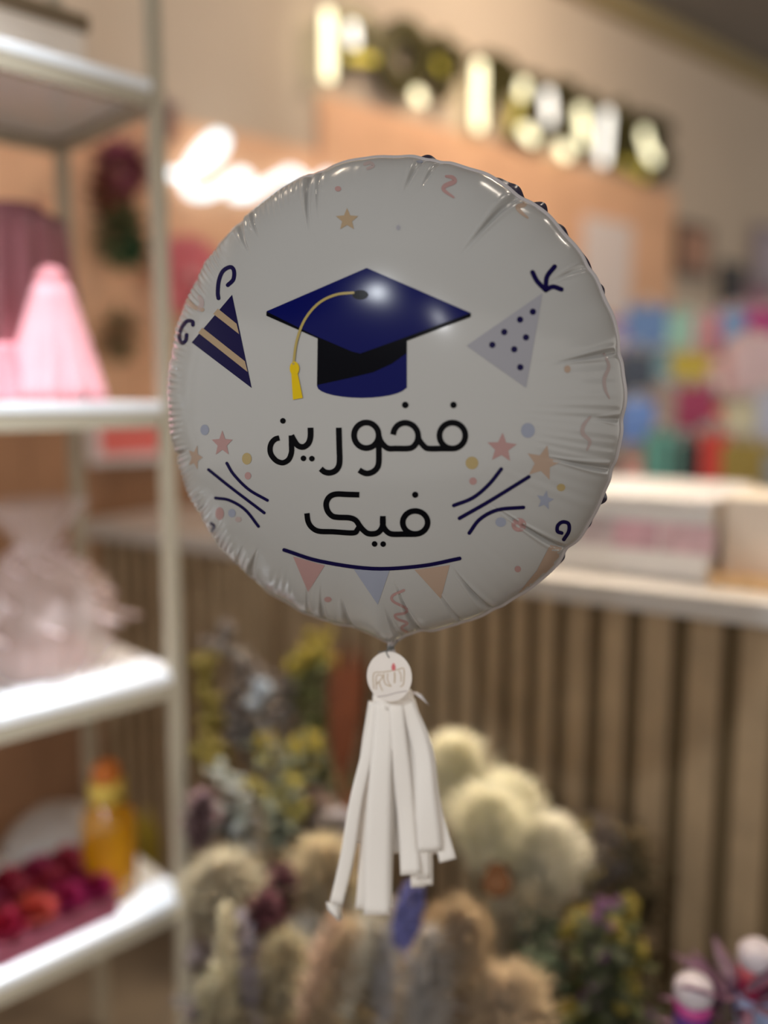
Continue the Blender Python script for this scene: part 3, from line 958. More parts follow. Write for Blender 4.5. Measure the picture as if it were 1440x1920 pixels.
sprig(1, [(420, 1455), (440, 1470), (455, 1520), (400, 1530), (460, 1560)], 'pale sage grey sprig low right of the rack post', (.33, .33, .27), (.16, .14, .12), 1.50, .008, 7, dxy=(-.03, .0), extra=((.20, .19, .17), 60))
sprig(1, [(430, 1340), (455, 1260), (470, 1370), (420, 1200), (520, 1330), (540, 1280)], 'greyish brown airy sprig filling the gap left of the rust palm', (.16, .125, .10), (.13, .10, .08), 1.72, .010, 14, dxy=(-.02, .04), sprd=.035, extra=((.13, .11, .09), 120))
sprig(2, [(590, 1300), (600, 1350), (560, 1320), (600, 1440), (570, 1500)], 'dark olive leafy sprig just left of the rust palm', (.11, .11, .03), (.08, .08, .03), 1.74, .010, 12, dxy=(.03, .05), sprd=.03, extra=((.08, .09, .03), 120))
sprig(4, [(1090, 1600), (1100, 1640), (1095, 1560)], 'narrow mustard flower spike above the dark bush', DYEL, (.08, .07, .03), 1.50, .008, 8, dxy=(0, .02))
sprig(5, [(1100, 1725), (1180, 1710), (1150, 1740), (1190, 1790), (1080, 1740), (1180, 1850), (1090, 1860), (1150, 1880), (1075, 1900)], 'mustard yellow statice flowers in the dark bush at the right', (.21, .155, .018), (.06, .06, .02), 1.34, .011, 7, dxy=(-.03, -.02), extra=((.07, .075, .02), 160))
sprig(5, [(1130, 1780), (1140, 1820), (1125, 1710), (1120, 1860), (1200, 1900)], 'muted purple statice flowers among the yellow ones at the right', (.15, .06, .13), (.06, .05, .04), 1.30, .009, 7, dxy=(-.05, -.05), extra=((.06, .065, .03), 140))
sprig(5, [(1180, 1560), (1205, 1600), (1200, 1650), (1170, 1680), (1215, 1700)], 'dark brown leafy sprig rising against the slats', (.12, .08, .03), (.10, .07, .03), 1.50, .007, 7, dxy=(.02, .02), extra=((.10, .07, .03), 90))
sprig(4, [(1000, 1720), (1015, 1760), (990, 1790), (1030, 1830)], 'dark green leafy sprig right of the thick tan plume', (.10, .12, .07), (.06, .07, .03), 1.36, .009, 8, dxy=(.03, -.02), extra=((.06, .08, .04), 120))
sprig(1, [(640, 1540), (600, 1600), (660, 1570), (545, 1640), (680, 1600)], 'dull lilac grey airy sprig behind the lower tassel', (.36, .31, .31), (.20, .16, .13), 1.52, .008, 10, dxy=(.05, .03), sprd=.03, extra=((.22, .18, .15), 90))
sprig(2, [(640, 1780), (660, 1840), (700, 1800), (560, 1840), (620, 1880), (735, 1850)], 'mixed beige filler twigs in the middle of the bottom edge', (.42, .33, .22), (.18, .13, .08), 1.38, .009, 12, dxy=(.03, .01), sprd=.03, extra=((.16, .12, .08), 160))
sprig(0, [(380, 1800), (420, 1850), (450, 1830), (360, 1880), (480, 1900)], 'plum grey filler twigs at the foot of the rack post', (.20, .15, .14), (.12, .09, .07), 1.40, .009, 10, dxy=(.04, -.02), sprd=.03, extra=((.13, .10, .08), 130))
sprig(3, [(820, 1780), (850, 1820), (790, 1880), (900, 1760), (880, 1850), (760, 1800)], 'brown beige filler twigs between the lavender spike and the tan plumes', (.34, .24, .15), (.14, .10, .06), 1.40, .009, 12, dxy=(.02, .03), sprd=.03, extra=((.14, .10, .06), 150))

# yellow green leaf behind the rack post
o, q = bunch('yellow_leaf', 'dried leaf', 0, 288, 1650, 1.80, 'long yellow green leaf seen through the rack near the amber bottle', 1, m_dstem, dxy=(-.03, .02), rad=.004, group=G)
bb = MB(); bb.leaf(q, (-.30, 0, 1), .22, .050, bend=-.02, n=8, up=(0, -1, 0)); bb.leaf(q, (-.08, .1, 1), .17, .04, bend=.02, n=8, up=(0, -1, 0))
bb.build('leaf_blades', mat('yellow_green', (.44, .33, .03), .6, var=.2, scale=15), o)

# ------------------------------------------------------------------ basket corner: little bottles with white caps and purple leaves, bottom right
bas_p = Vector((.50, .98, 0))
o = empty('side_table', bas_p, math.radians(-20), label='small dark side table at the lower right', cat='table')
bb = MB(); bb.box((0, 0, .49), (.32, .26, .02)); bb.build('tabletop', m_tab, o, smooth=False)
for dx in (-.14, .14):
    for dy in (-.11, .11):
        bb = MB(); bb.box((dx, dy, .24), (.03, .03, .48)); bb.build('leg', m_tab, o, smooth=False)


def capped_bottle(px, pyt, Y, c1_, c2_, c3_, lab):
    top = at(px, pyt, Y)
    z0 = .50; h_ = top.z - z0
    o = empty('capped_bottle', (top.x, top.y, z0), rnd.uniform(0, 1), label=lab, cat='bottle', group='bottles with white caps')
    bb = MB(); r = .024
    k = len(bb.f)
    bb.lathe([(r * .9, 0), (r, .01), (r, h_ - .075)], n=28, mi=0)
    bb.lathe([(r, h_ - .075), (r, h_ - .045), (r * .95, h_ - .030)], n=28, mi=1)
    bb.lathe([(r * 1.01, h_ - .050), (r * 1.03, h_ - .045), (r * 1.0, h_ - .034)], n=28, mi=2)
    bb.build('bottle_body', [mat('cb_%d%d%d' % tuple(int(q * 99) for q in c), c, .35) for c in (c1_, c2_, c3_)], o)
    bb = MB(); bb.lathe([(r * 1.02, h_ - .032), (r * 1.08, h_ - .028), (r * 1.05, h_ - .012), (r * .7, h_ - .003), (r * .1, h_)], n=28)
    bb.build('cap', mat('white_cap', (.52, .46, .49), .4), o)


capped_bottle(1302, 1830, 1.06, (.18, .28, .58), (.12, .05, .28), (.48, .05, .24), 'blue and violet bottle with a white domed cap at the lower right')
capped_bottle(1422, 1766, 1.08, (.28, .34, .55), (.45, .03, .10), (.55, .10, .12), 'red and blue bottle with a white domed cap at the right edge')
o = empty('purple_leaf_plant', (at(1385, 1900, 1.06).x, 1.06, .50), 0, label='purple leaved plant behind the white capped bottles', cat='plant')
bb = MB()
bb.lathe([(.035, 0), (.045, .05), (.047, .06), (.040, .058)], n=24); bb.build('pot', mat('small_pot', (.12, .08, .07), .6), o)
bb = MB()
r_ = random.Random(12)
topz = at(1370, 1790, 1.06).z - .50
for k in range(90):
    a = r_.uniform(0, 2 * PI)
    d = Vector((math.cos(a), math.sin(a) * .7, r_.uniform(.0, 1.2)))
    hgt = r_.uniform(.06, topz * .80)
    bb.leaf((.02 * math.cos(a), .02 * math.sin(a), hgt), d, r_.uniform(.05, .09), .022, bend=.25, n=4)
bb.leaf((.0, -.01, topz - .05), (.8, 0, .75), .10, .026, bend=.0, n=6)
bb.build('leaves', mat('purple_leaves', (.11, .045, .08), .6, var=.35, scale=30), o)
bb = MB()
for k in range(6): bb.tube([(0, 0, .05), (.02 * math.cos(k), .02 * math.sin(k), topz * .7)], .002, 5)
bb.build('stems', m_dstem, o)

# slim upright stalks along the bottom edge
stalks = [(1, 425, 1890, 1.22, .02, 'pale straw', (.55, .47, .30), 'slim pale straw stalk at the bottom edge, nearest the rack post'),
          (1, 480, 1900, 1.24, -.10, 'lilac', (.30, .25, .27), 'slim dull lilac stalk at the bottom edge beside the pale straw stalk'),
          (2, 560, 1890, 1.20, .30, 'rose', (.50, .33, .22), 'slim rosy beige stalk leaning right at the bottom edge'),
          (2, 640, 1880, 1.20, .28, 'ivory', (.62, .57, .46), 'slim ivory stalk leaning right under the long left tassel strips'),
          (2, 715, 1930, 1.20, .05, 'grey', (.40, .38, .38), 'slim grey stalk under the lavender spike'),
          (3, 775, 1930, 1.20, .12, 'silver', (.52, .50, .48), 'slim silvery stalk right of the lavender spike'),
          (3, 850, 1900, 1.24, .05, 'brown', (.26, .15, .08), 'slim brown stalk between the silvery stalk and the thick tan plume')]
for i, (pi, px, py, Y, lean, _n, col, lab) in enumerate(stalks):
    o, q = bunch('grass_stalk', 'dried flower', pi, px, py, Y, lab, 2, dxy=(.01 * (i % 3 - 1), -.03), rad=.003, group=G)
    bb = MB(); plume(bb, q - Vector((0, 0, .03)), (lean, 0, 1), .20, .007, 240, .020, .004, random.Random(40 + i))
    bb.build('seed_head', mat('stalk_%d' % i, col, .85, var=.15, scale=40), o)

# ------------------------------------------------------------------ the foil balloon
YAW = math.radians(16)
R0 = 0.2287
H = 0.090
BC = at(713, 756, 0.84)
EX = Vector((math.cos(YAW), -math.sin(YAW), 0))           # across the printed face
NB = Vector((-math.sin(YAW), -math.cos(YAW), 0))          # out of the printed face
EXn, NBn, BCn = np.array(EX), np.array(NB), np.array(BC)
# folds that run in from the seam: angle, depth, half width (degrees), reach (fraction of the radius)
FOLDS = [(54.7, 1.0, 1.3, .27), (32, .55, 1.0, .13), (11.7, .9, 1.0, .20), (-3.5, .5, .9, .08), (-15, 1.0, 1.0, .22), (-36.5, 1.0, 1.0, .30),
         (-60, .8, 1.1, .22), (-68, .35, .8, .2), (-79, .7, 1.0, .24), (-84, .4, .8, .16), (-97, .7, 1.4, .16), (-104, .5, 1.0, .2),
         (-108, .3, .9, .2), (-127, .8, 1.2, .2), (-132, .5, .8, .16), (-149, .5, 1.2, .14), (194, .9, 1.2, .15), (168, .4, 1.0, .12),
         (147, .4, 1.4, .14), (128, .9, 1.3, .20), (124, .6, .9, .18), (107, 1.0, 1.1, .26), (104, .5, .8, .22), (79, .7, 1.2, .15), (75, .5, .8, .13)]
NECK = -87.4


def sm(a, b, x):
    t = np.clip((x - a) / (b - a), 0, 1)
    return t * t * (3 - 2 * t)


def adiff(a, b):
    return (a - b + 180) % 360 - 180


def rim(thd):
    r = np.full_like(thd, 1.0)
    for a, d, w_, l in FOLDS:
        r -= 0.011 * d * np.exp(-(adiff(thd, a) / (w_ * 1.9)) ** 2)
    r += 0.0022 * np.sin(np.radians(thd) * 23 + 1) + 0.0015 * np.sin(np.radians(thd) * 41)
    r += 0.044 * np.exp(-(adiff(thd, NECK) / 4.2) ** 2)
    return r * R0


def band(thd, a, b, soft=6.0):
    c = (a + b) / 2; h = (b - a) / 2
    return sm(-soft, soft, h - np.abs(adiff(thd, c)))


def face_h(x, z):
    """how far the printed face stands out at (x, z) of the balloon's own plane"""
    r = np.hypot(x, z); thd = np.degrees(np.arctan2(z, x))
    Rb = rim(thd)
    base = np.minimum(Rb, R0 * 1.0)
    Rb = R0 + (Rb - R0) * sm(.62, .97, r / R0)
    rho = np.clip(r / Rb, 0, 1)
    f = np.clip(1 - rho ** 2.5, 0, 1) ** 0.60
    slope = 1 + 1.1 * sm(.55, 1.0, rho)
    h = H * f
    for a, d, w_, l in FOLDS:
        da = adiff(thd, a + 2.0 * np.sin(a) * (1 - rho))
        ww = .58 * w_ * (0.45 + 0.55 * sm(1 - l * 1.1, 1, rho))
        reach = sm(1 - l * 1.25, 1 - l * .45, rho) * (1 - sm(.985, 1.0, rho))
        h -= 0.0026 * d * slope * reach * (np.exp(-(da / ww) ** 2) - .38 * np.exp(-((np.abs(da) - 2.1 * ww) / (ww * 1.1)) ** 2))
    th = np.radians(thd)
    ph = 2.2 * np.sin(3 * th) + 1.1 * np.sin(7 * th + 1)
    wav = np.sin(226 * th + 3 * ph)
    wav2 = np.sin(112 * th + 4 * ph + 5 * rho)
    fine = band(thd, 137, 205) + .9 * band(thd, 205, 232) + .55 * band(thd, 109, 127, 3)
    mid = .75 * band(thd, -33, 12) + .5 * band(thd, -88, -45) + .35 * band(thd, -125, -92, 4) + .18
    jit = .65 + .35 * np.sin(31 * th + 2)
    g1 = sm(.80, .955, rho) * (1 - sm(.985, 1., rho))
    g2 = sm(.62 + .08 * np.sin(17 * th), .92, rho) * (1 - sm(.97, 1., rho))
    h += 0.00062 * slope * jit * (fine * wav * g1 * 1.25)
    h += 0.00030 * jit * mid * wav2 * g2
    h += .0006 * np.sin(5 * th + 3 * rho) * sm(.4, .8, rho) * (1 - sm(.9, 1., rho))
    return np.maximum(h, -0.002)


def to_world(x, z, h):
    return BCn + np.outer(x, EXn) + np.outer(z, [0, 0, 1.0]) + np.outer(h, NBn)


def px_to_face(P):
    """where the measured points lie on the balloon's face, in the balloon's own (x, z)"""
    P = np.asarray(P, float)
    d = np.array([raydir(a, b_) for a, b_ in P])
    o = np.array([0, 0, EYE]) - BCn
    on = o @ NBn; ox = o @ EXn; oz = o[2]
    dn = d @ NBn; dx = d @ EXn; dz = d[:, 2]
    t0 = (0.15 - on) / dn; t1 = (0.0 - on) / dn
    lo = t0.copy(); hi = t1.copy(); ok = np.zeros(len(P), bool)
    prev = t0.copy()
    for k in range(1, 61):
        t = t0 + (t1 - t0) * k / 60
        x = ox + dx * t; z = oz + dz * t
        F_ = (on + dn * t) - face_h(x, z)
        hit = (~ok) & (F_ <= 0)
        lo[hit] = prev[hit]; hi[hit] = t[hit]; ok |= hit
        prev = t
    for _ in range(22):
        m_ = (lo + hi) / 2
        F_ = (on + dn * m_) - face_h(ox + dx * m_, oz + dz * m_)
        hi = np.where(F_ <= 0, m_, hi); lo = np.where(F_ <= 0, lo, m_)
    x = ox + dx * hi; z = oz + dz * hi
    ok &= np.hypot(x, z) < rim(np.degrees(np.arctan2(z, x))) * .995
    return x, z, ok


m_foil = mat('white_foil', (.37, .36, .342), .16, coat=.15, spec=.4)
INK = {}


def ink(name, col, rough=.25):
    INK[name] = mat('ink_' + name, tuple(c * (.71 if max(col) > .3 and name != 'gold' else 1) for c in col), rough, spec=(.04 if 'black' in name else .10))
    return name


ink('black', (.003, .003, .004)); ink('navy', (.006, .004, .040)); ink('royal', (.0015, .003, .070), .17); ink('capblack', (.002, .002, .004))
ink('gold', (.58, .40, .005)); ink('palegold', (.50, .38, .12)); ink('tan', (.47, .34, .21)); ink('pink', (.50, .30, .28)); ink('blue', (.36, .38, .46))
ink('palelilac', (.395, .385, .415)); ink('peach', (.50, .36, .27)); ink('ochre', (.50, .38, .18)); ink('palepink', (.50, .40, .375)); ink('backgrey', (.03, .03, .06))
inknames = list(INK)
face = MB()
NT, NR = 2160, 150
th = np.linspace(0, 2 * PI, NT, endpoint=False)
rho = np.sin(np.linspace(0, 1, NR + 1)[1:] * PI / 2) ** 0.9
TH, RH_ = np.meshgrid(th, rho)
Rb = rim(np.degrees(TH).ravel()).reshape(TH.shape)
X = (RH_ * Rb * np.cos(TH)).ravel(); Z = (RH_ * Rb * np.sin(TH)).ravel()
# crossing angles beyond +-180 are folded by adiff
Hh = face_h(X, Z)
Hh[-NT:] = 0
face.v = [(0.0, -H, 0.0)] + list(zip(X.tolist(), (-Hh).tolist(), Z.tolist()))
ff = [(0, 1 + j, 1 + (j + 1) % NT) for j in range(NT)]
for i in range(NR - 1):
    a = 1 + i * NT
    for j in range(NT):
        j2 = (j + 1) % NT
        ff.append((a + j, a + NT + j, a + NT + j2, a + j2))
ff = [tuple(reversed(f)) for f in ff]
face.f = ff
face.m = [0] * len(ff)


def lay(px, tris, inkname, level=1):
    """print ink on the face: triangles over measured points"""
    x, z, ok = px_to_face(px)
    h = face_h(x, z) + 0.00022 + 0.00016 * level
    n = len(face.v)
    face.v += list(zip(x.tolist(), (-h).tolist(), z.tolist()))
    mi = 1 + inknames.index(inkname)
    for t in tris:
        if all(ok[i] for i in t):
            face.f.append(tuple(i + n for i in t)); face.m.append(mi)


def area2(poly):
    return sum(poly[i][0] * poly[(i + 1) % len(poly)][1] - poly[(i + 1) % len(poly)][0] * poly[i][1] for i in range(len(poly))) / 2


def poly(pts, inkname, level=1, step=5.0):
    out = []
    for i in range(len(pts)):
        a = np.array(pts[i], float); c_ = np.array(pts[(i + 1) % len(pts)], float)
        n = max(1, int(np.linalg.norm(c_ - a) / step))
        out += [a + (c_ - a) * k / n for k in range(n)]
    arr = np.array(out)
    x0, y0 = arr.min(0); x1, y1 = arr.max(0)
    extra = []
    yy = y0 + step * .5
    while yy < y1:
        xx = x0 + step * .5
        while xx < x1:
            extra.append((xx, yy)); xx += step
        yy += step
    def inside(p):
        c = False; n = len(out); j = n - 1
        for i in range(n):
            if (out[i][1] > p[1]) != (out[j][1] > p[1]) and p[0] < (out[j][0] - out[i][0]) * (p[1] - out[i][1]) / (out[j][1] - out[i][1]) + out[i][0]:
                c = not c
            j = i
        return c
    def far(p):
        return np.min(np.hypot(arr[:, 0] - p[0], arr[:, 1] - p[1])) > step * .45
    extra = [p for p in extra if inside(p) and far(p)]
    co = [Vector(p) for p in out] + [Vector(p) for p in extra]
    n = len(out)
    res = delaunay_2d_cdt(co, [(i, (i + 1) % n) for i in range(n)], [tuple(range(n))], 1, 1e-4)
    vs = [tuple(v) for v in res[0]]
    tr = []
    for f in res[2]:
        f = list(f)
        if area2([vs[i] for i in f]) > 0: f.reverse()
        tr.append(tuple(f))
    tr = [t[::-1] for t in tr]
    lay(vs, tr, inkname, level)


def stroke(pts, wd, inkname, level=1, round_=True, taper=None, sx=1.0, off=(0, 0), smooth_=True, closed=False):
    pts = [(off[0] + p[0] / sx, off[1] + p[1] / sx) for p in pts]
    wd = wd / sx
    if smooth_ and len(pts) > 2: P = spline(pts, 6, closed)
    else:
        P = []
        for i in range(len(pts) - 1):
            P += [np.array(pts[i], float) + (np.array(pts[i + 1], float) - np.array(pts[i], float)) * k / 6 for k in range(6)]
        P.append(np.array(pts[-1], float))
    if closed: P = P + [P[0]]
    k = len(P)
    verts = []; NC = 3
    for i in range(k):
        if closed: d = P[(i + 1) % (k - 1)] - P[(i - 1) % (k - 1)]
        else: d = P[min(i + 1, k - 1)] - P[max(i - 1, 0)]
        d = d / (np.linalg.norm(d) + 1e-9); nn = np.array([-d[1], d[0]])
        ww = wd / 2
        if taper: ww *= taper(i / (k - 1))
        for j in range(NC + 1): verts.append(P[i] + nn * ww * (2 * j / NC - 1))
    tr = []
    for i in range(k - 1):
        for j in range(NC):
            a = i * (NC + 1) + j; b_ = a + NC + 1
            tr += [(a, a + 1, b_ + 1), (a, b_ + 1, b_)]
    lay(verts, tr, inkname, level)
    if round_:
        for q, w2 in ((P[0], wd / 2 * (taper(0) if taper else 1)), (P[-1], wd / 2 * (taper(1) if taper else 1))):
            if w2 > .8: dot(q[0], q[1], w2, w2, inkname, level)


def dot(x, y, rx, ry, inkname, level=1, rot=0.0):
    n = 20
    vs = [(x, y)]; tr = []
    for ring in (0.5, 1.0):
        for j in range(n):
            a = 2 * PI * j / n
            u, v = rx * ring * math.cos(a), ry * ring * math.sin(a)
            vs.append((x + u * math.cos(rot) - v * math.sin(rot), y + u * math.sin(rot) + v * math.cos(rot)))
    for j in range(n):
        j2 = (j + 1) % n
        tr += [(0, 1 + j, 1 + j2), (1 + j, 1 + n + j, 1 + n + j2), (1 + j, 1 + n + j2, 1 + j2)]
    lay(vs, tr, inkname, level)


def star(x, y, r, inkname, rot=0.0, sxx=1.0):
    pts = []
    for k in range(10):
        a = -PI / 2 + PI * k / 5 + rot
        rr = r if k % 2 == 0 else r * .45
        pts.append((x + sxx * rr * math.cos(a), y + rr * math.sin(a)))
    poly(pts, inkname)


# --- graduation cap
barrel = [(596, 625), (763, 625), (763, 727)]
barrel += [(678.5 + 84 * math.cos(a), 724 + 22 * math.sin(a)) for a in [PI * k / 14 for k in range(1, 14)]]
barrel += [(594.5, 723)]
poly(barrel, 'royal', 1)
poly([(596, 630), (763, 634), (763, 662), (735, 682), (700, 698), (650, 710), (594.7, 722)], 'capblack', 2)
poly([(500, 585), (688, 503), (883, 587), (883, 594), (763, 639), (673, 666), (597, 635), (500, 592)], 'capblack', 3)
poly([(500, 584), (688, 502.5), (883, 587), (762, 632), (676, 663), (660, 659), (590, 629)], 'royal', 4)
dot(676, 553, 15, 9, 'capblack', 5)
stroke([(663, 549), (630, 553), (598, 569), (572, 600), (557, 640), (551, 682)], 4.6, 'palegold', 6)
dot(553, 691, 9, 13, 'gold', 6)
poly([(547, 700), (559, 700), (568.5, 746), (550, 749.5)], 'gold', 6)

# --- the two lines of writing
def wr(pts, wd=37, closed=False):
    stroke(pts, wd, 'black', 2, round_=False, sx=3.4286, off=(480, 740), closed=closed)


def ring_(cx, cy, rx, ry, wd=37):
    wr([(cx + rx * math.cos(2 * PI * k / 16), cy + ry * math.sin(2 * PI * k / 16)) for k in range(16)], wd, True)


ring_(1263, 263, 83, 83)
wr([(1270, 346), (1200, 346), (1110, 346), (1080, 330), (1050, 292), (1043, 268)])
wr([(882, 257), (892, 222), (920, 192), (962, 181), (1005, 195), (1034, 228), (1043, 268), (1034, 305), (1010, 335), (975, 346), (900, 346), (855, 346), (825, 328), (800, 295), (789, 262)])
ring_(710, 261, 79, 82)
wr([(789, 255), (790, 330), (790, 430), (778, 472), (750, 497), (716, 506), (688, 499), (664, 484)])
wr([(533, 212), (536, 330), (538, 430), (526, 472), (500, 495), (468, 502), (440, 495), (417, 476)])
wr([(351, 212), (351, 268), (340, 308), (318, 330), (295, 336), (268, 325), (246, 295), (228, 262)])
wr([(228, 262), (229, 320), (229, 370), (214, 412), (190, 432), (165, 437), (130, 423), (100, 388), (91, 350), (100, 312), (124, 286), (151, 278)], 34)
for x, y, r in ((960, 66, 21), (1270, 66, 21), (174, 168, 18), (306, 409, 18), (360, 411, 18), (1024, 643, 20), (763, 959, 18), (818, 960, 18)):
    dot(480 + x / 3.4286, 740 + y / 3.4286, r / 3.4286, r / 3.4286, 'black', 2)
wr([(665, 643), (590, 641), (515, 639), (472, 658), (452, 700), (462, 748), (492, 780), (530, 788), (600, 791), (640, 806), (664, 838), (688, 868), (722, 892), (770, 892), (800, 872), (816, 835), (816, 780)], 36)
wr([(328, 762), (336, 815), (360, 853), (405, 877), (500, 881), (625, 888), (652, 868), (668, 838)], 34)
wr([(816, 780), (816, 835), (835, 872), (872, 895), (950, 896), (1030, 896)], 36)
ring_(1024, 821, 80, 74, 36)

# --- party hats, streamers
def c1(p): return (290 + p[0] / 3.13, 270 + p[1] / 3.13)
def c2(p): return (720 + p[0] / 3, 270 + p[1] / 3)
def c3(p): return (290 + p[0] / 3.064, 720 + p[1] / 3.064)
def c4(p): return (720 + p[0] / 3, 720 + p[1] / 3)


poly([c1(p) for p in ((455, 885), (218, 1165), (570, 1432))], 'navy', 1)
poly([c1(p) for p in ((372, 966), (345, 997), (497, 1116), (482, 1055))], 'tan', 2)
poly([c1(p) for p in ((281, 1078), (257, 1108), (547, 1338), (531, 1275))], 'tan', 2)
stroke([c1(p) for p in ((375, 905), (371, 870), (378, 800), (402, 745), (445, 722), (466, 745), (462, 795), (430, 828))], 7.5, 'navy')
stroke([c1(p) for p in ((225, 1062), (222, 1042), (190, 1040), (158, 1080), (145, 1130), (160, 1168), (183, 1152), (188, 1120))], 7, 'navy')
poly([c2(p) for p in ((465, 1135), (893, 838), (800, 1372))], 'palelilac', 1)
for p in ((838, 944), (766, 988), (677, 1058), (799, 1088), (610, 1130), (733, 1155), (767, 1256)):
    q = c2(p); dot(q[0], q[1], 6, 6, 'navy', 2)
stroke([c2(p) for p in ((836, 722), (862, 772), (910, 822))], 9, 'navy', 1)
stroke([c2(p) for p in ((910, 805), (918, 745), (960, 690))], 9, 'navy', 1)
stroke([c2(p) for p in ((910, 822), (950, 803), (998, 818))], 9, 'navy', 1)
for pts in (((415, 455), (455, 520), (540, 605), (648, 668)), ((310, 492), (440, 596), (630, 740)), ((350, 655), (430, 668), (520, 722), (597, 818))):
    stroke([c3(p) for p in pts], 5.6, 'navy')
for pts in (((393, 683), (500, 640), (590, 565), (660, 478)), ((425, 755), (600, 655), (815, 522)), ((480, 838), (540, 760), (640, 708), (785, 694))):
    stroke([c4(p) for p in pts], 7, 'navy')
stroke([(533, 1031), (600, 1052), (698, 1066), (790, 1061), (862, 1047)], 7, 'navy', 2)
poly([c3(p) for p in ((795, 990), (978, 1042), (882, 1195))], 'pink', 1)
poly([c3(p) for p in ((1145, 1065), (1352, 1065), (1282, 1268))], 'blue', 1)
poly([c4(p) for p in ((172, 1045), (370, 1018), (320, 1208))], 'peach', 1)
for x, y, r, c_, rt, sx_ in ((651, 412, 22, 'tan', 0, 1), (417, 832, 25, 'pink', 0, .82), (941, 840, 29, 'pink', .06, 1), (1018, 868, 34, 'peach', .25, 1),
                             (366, 858, 24, 'peach', .3, .6), (1022, 938, 19, 'blue', .2, .9)):
    star(x, y, r, c_, rt, sx_)
for x, y, a, b_, c_ in ((463, 860, 9, 11, 'ochre'), (465, 892, 6, 7, 'pink'), (885, 868, 12, 12, 'ochre'), (887, 902, 7, 7, 'pink'), (990, 807, 13, 14, 'blue'),
                        (1052, 914, 8, 7, 'ochre'), (1064, 692, 6, 7, 'peach'), (412, 963, 8, 12, 'pink'), (435, 962, 7, 8, 'blue'), (447, 974, 6, 5, 'palepink'),
                        (939, 979, 10, 9, 'blue'), (973, 984, 14, 13, 'pink'), (971, 1067, 6, 6, 'pink'), (615, 1124, 7, 5, 'pink'), (634, 354, 6, 5, 'pink'),
                        (787, 303, 6, 3, 'blue'), (384, 806, 8, 10, 'blue'), (747, 427, 4, 5, 'palelilac')):
    dot(x, y, a, b_, c_)
tp = lambda t: .25 + .75 * math.sin(PI * min(1, .12 + t * .8))
stroke([c2(p) for p in ((350, 182), (385, 188), (396, 212), (345, 235), (338, 260), (392, 300))], 9, 'pink', 1, taper=tp)
stroke([c2(p) for p in ((778, 305), (792, 340), (755, 352), (765, 378), (808, 415))], 9, 'peach', 1, taper=tp)
stroke([c2(p) for p in ((1238, 1180), (1265, 1250), (1240, 1320), (1245, 1380), (1268, 1430))], 7, 'palepink', 1, taper=tp)
stroke([c4(p) for p in ((1160, 185), (1122, 235), (1120, 280), (1158, 322), (1142, 372))], 8, 'palepink', 1, taper=tp)
stroke([c4(p) for p in ((112, 1160), (50, 1190), (52, 1222), (125, 1262), (118, 1288), (65, 1298), (76, 1322), (132, 1345), (98, 1372), (140, 1402))], 5, 'pink', 1)
stroke([c4(p) for p in ((1000, 838), (976, 828), (978, 796), (1005, 776), (1038, 786), (1040, 828), (1012, 874))], 7, 'navy', 1)
poly([c4(p) for p in ((935, 905), (1050, 930), (1030, 975), (980, 1022), (745, 1205), (738, 1198), (860, 1050))], 'peach', 1)
stroke([c3(p) for p in ((235, 720), (262, 775), (292, 826))], 4.5, 'navy', 1)
stroke([c3(p) for p in ((325, 800), (342, 818), (330, 846))], 5, 'navy', 1)
stroke([c1(p) for p in ((190, 915), (235, 958), (280, 972))], 8, 'peach', 1)
stroke([c1(p) for p in ((265, 900), (278, 935), (262, 968))], 9, 'palepink', 1)
stroke([(684, 308), (694, 305), (700, 311), (690, 316)], 6, 'palepink', 1)

BROT = math.atan2(EX.y, EX.x)
bal = empty('foil_balloon', BC, BROT, label='round white foil balloon printed with a navy graduation cap and black writing', cat='balloon')
fo = face.build('printed_face', [m_foil] + [INK[k] for k in inknames], bal)
# back panel
bk = MB()
NT2, NR2 = 1080, 46
th = np.linspace(0, 2 * PI, NT2, endpoint=False)
thd = np.degrees(th)
rb = rim(thd)
puffs = [(57.5, 3.8, .026), (49.5, 2.6, .020), (41.5, 2.6, .017), (34, 2.6, .016), (-22, 2.0, .016), (-38.5, 1.6, .014), (-43.5, 2.6, .013), (107, 3.0, .016), (78, 2.6, .020), (27, 2.2, .012), (-30, 3.0, .009)]
dark = np.zeros(NT2, bool)
for a, w_, amp in puffs:
    e = np.exp(-(adiff(thd, a) / w_) ** 2)
    rb = rb + amp * R0 * 1.4 * e
    dark |= e > .25
rho2 = np.sin(np.linspace(0, 1, NR2 + 1)[1:] * PI / 2)
bk.v = [(0, .085, 0)]
for i, r_ in enumerate(rho2):
    f = max(0, 1 - r_ ** 2.5) ** .6
    rr = (rim(thd) if i == NR2 - 1 else rb) * r_ * (1 - .008 * (i == NR2 - 1))
    rr = rr * (1 + .006 * np.sin(60 * th) * (r_ > .8))
    yy = .085 * f + (.0005 if i == NR2 - 1 else 0.003 * (r_ > .9))
    bk.v += [(float(a * math.cos(t)), yy, float(a * math.sin(t))) for a, t in zip(rr, th)]
for j in range(NT2):
    bk.f.append((0, 1 + j, 1 + (j + 1) % NT2)); bk.m.append(0)
for i in range(NR2 - 1):
    a = 1 + i * NT2
    for j in range(NT2):
        j2 = (j + 1) % NT2
        bk.f.append((a + j, a + NT2 + j, a + NT2 + j2, a + j2)); bk.m.append(1 if (rho2[i] > .86 and dark[j]) else 0)
bko = bk.build('back_panel', [mat('back_foil', (.32, .30, .30), .3, coat=.3), mat('back_print_navy', (.02, .016, .04), .3, coat=.3)], bal)
tag(bko, label='back of the foil with dark navy print at its rim')
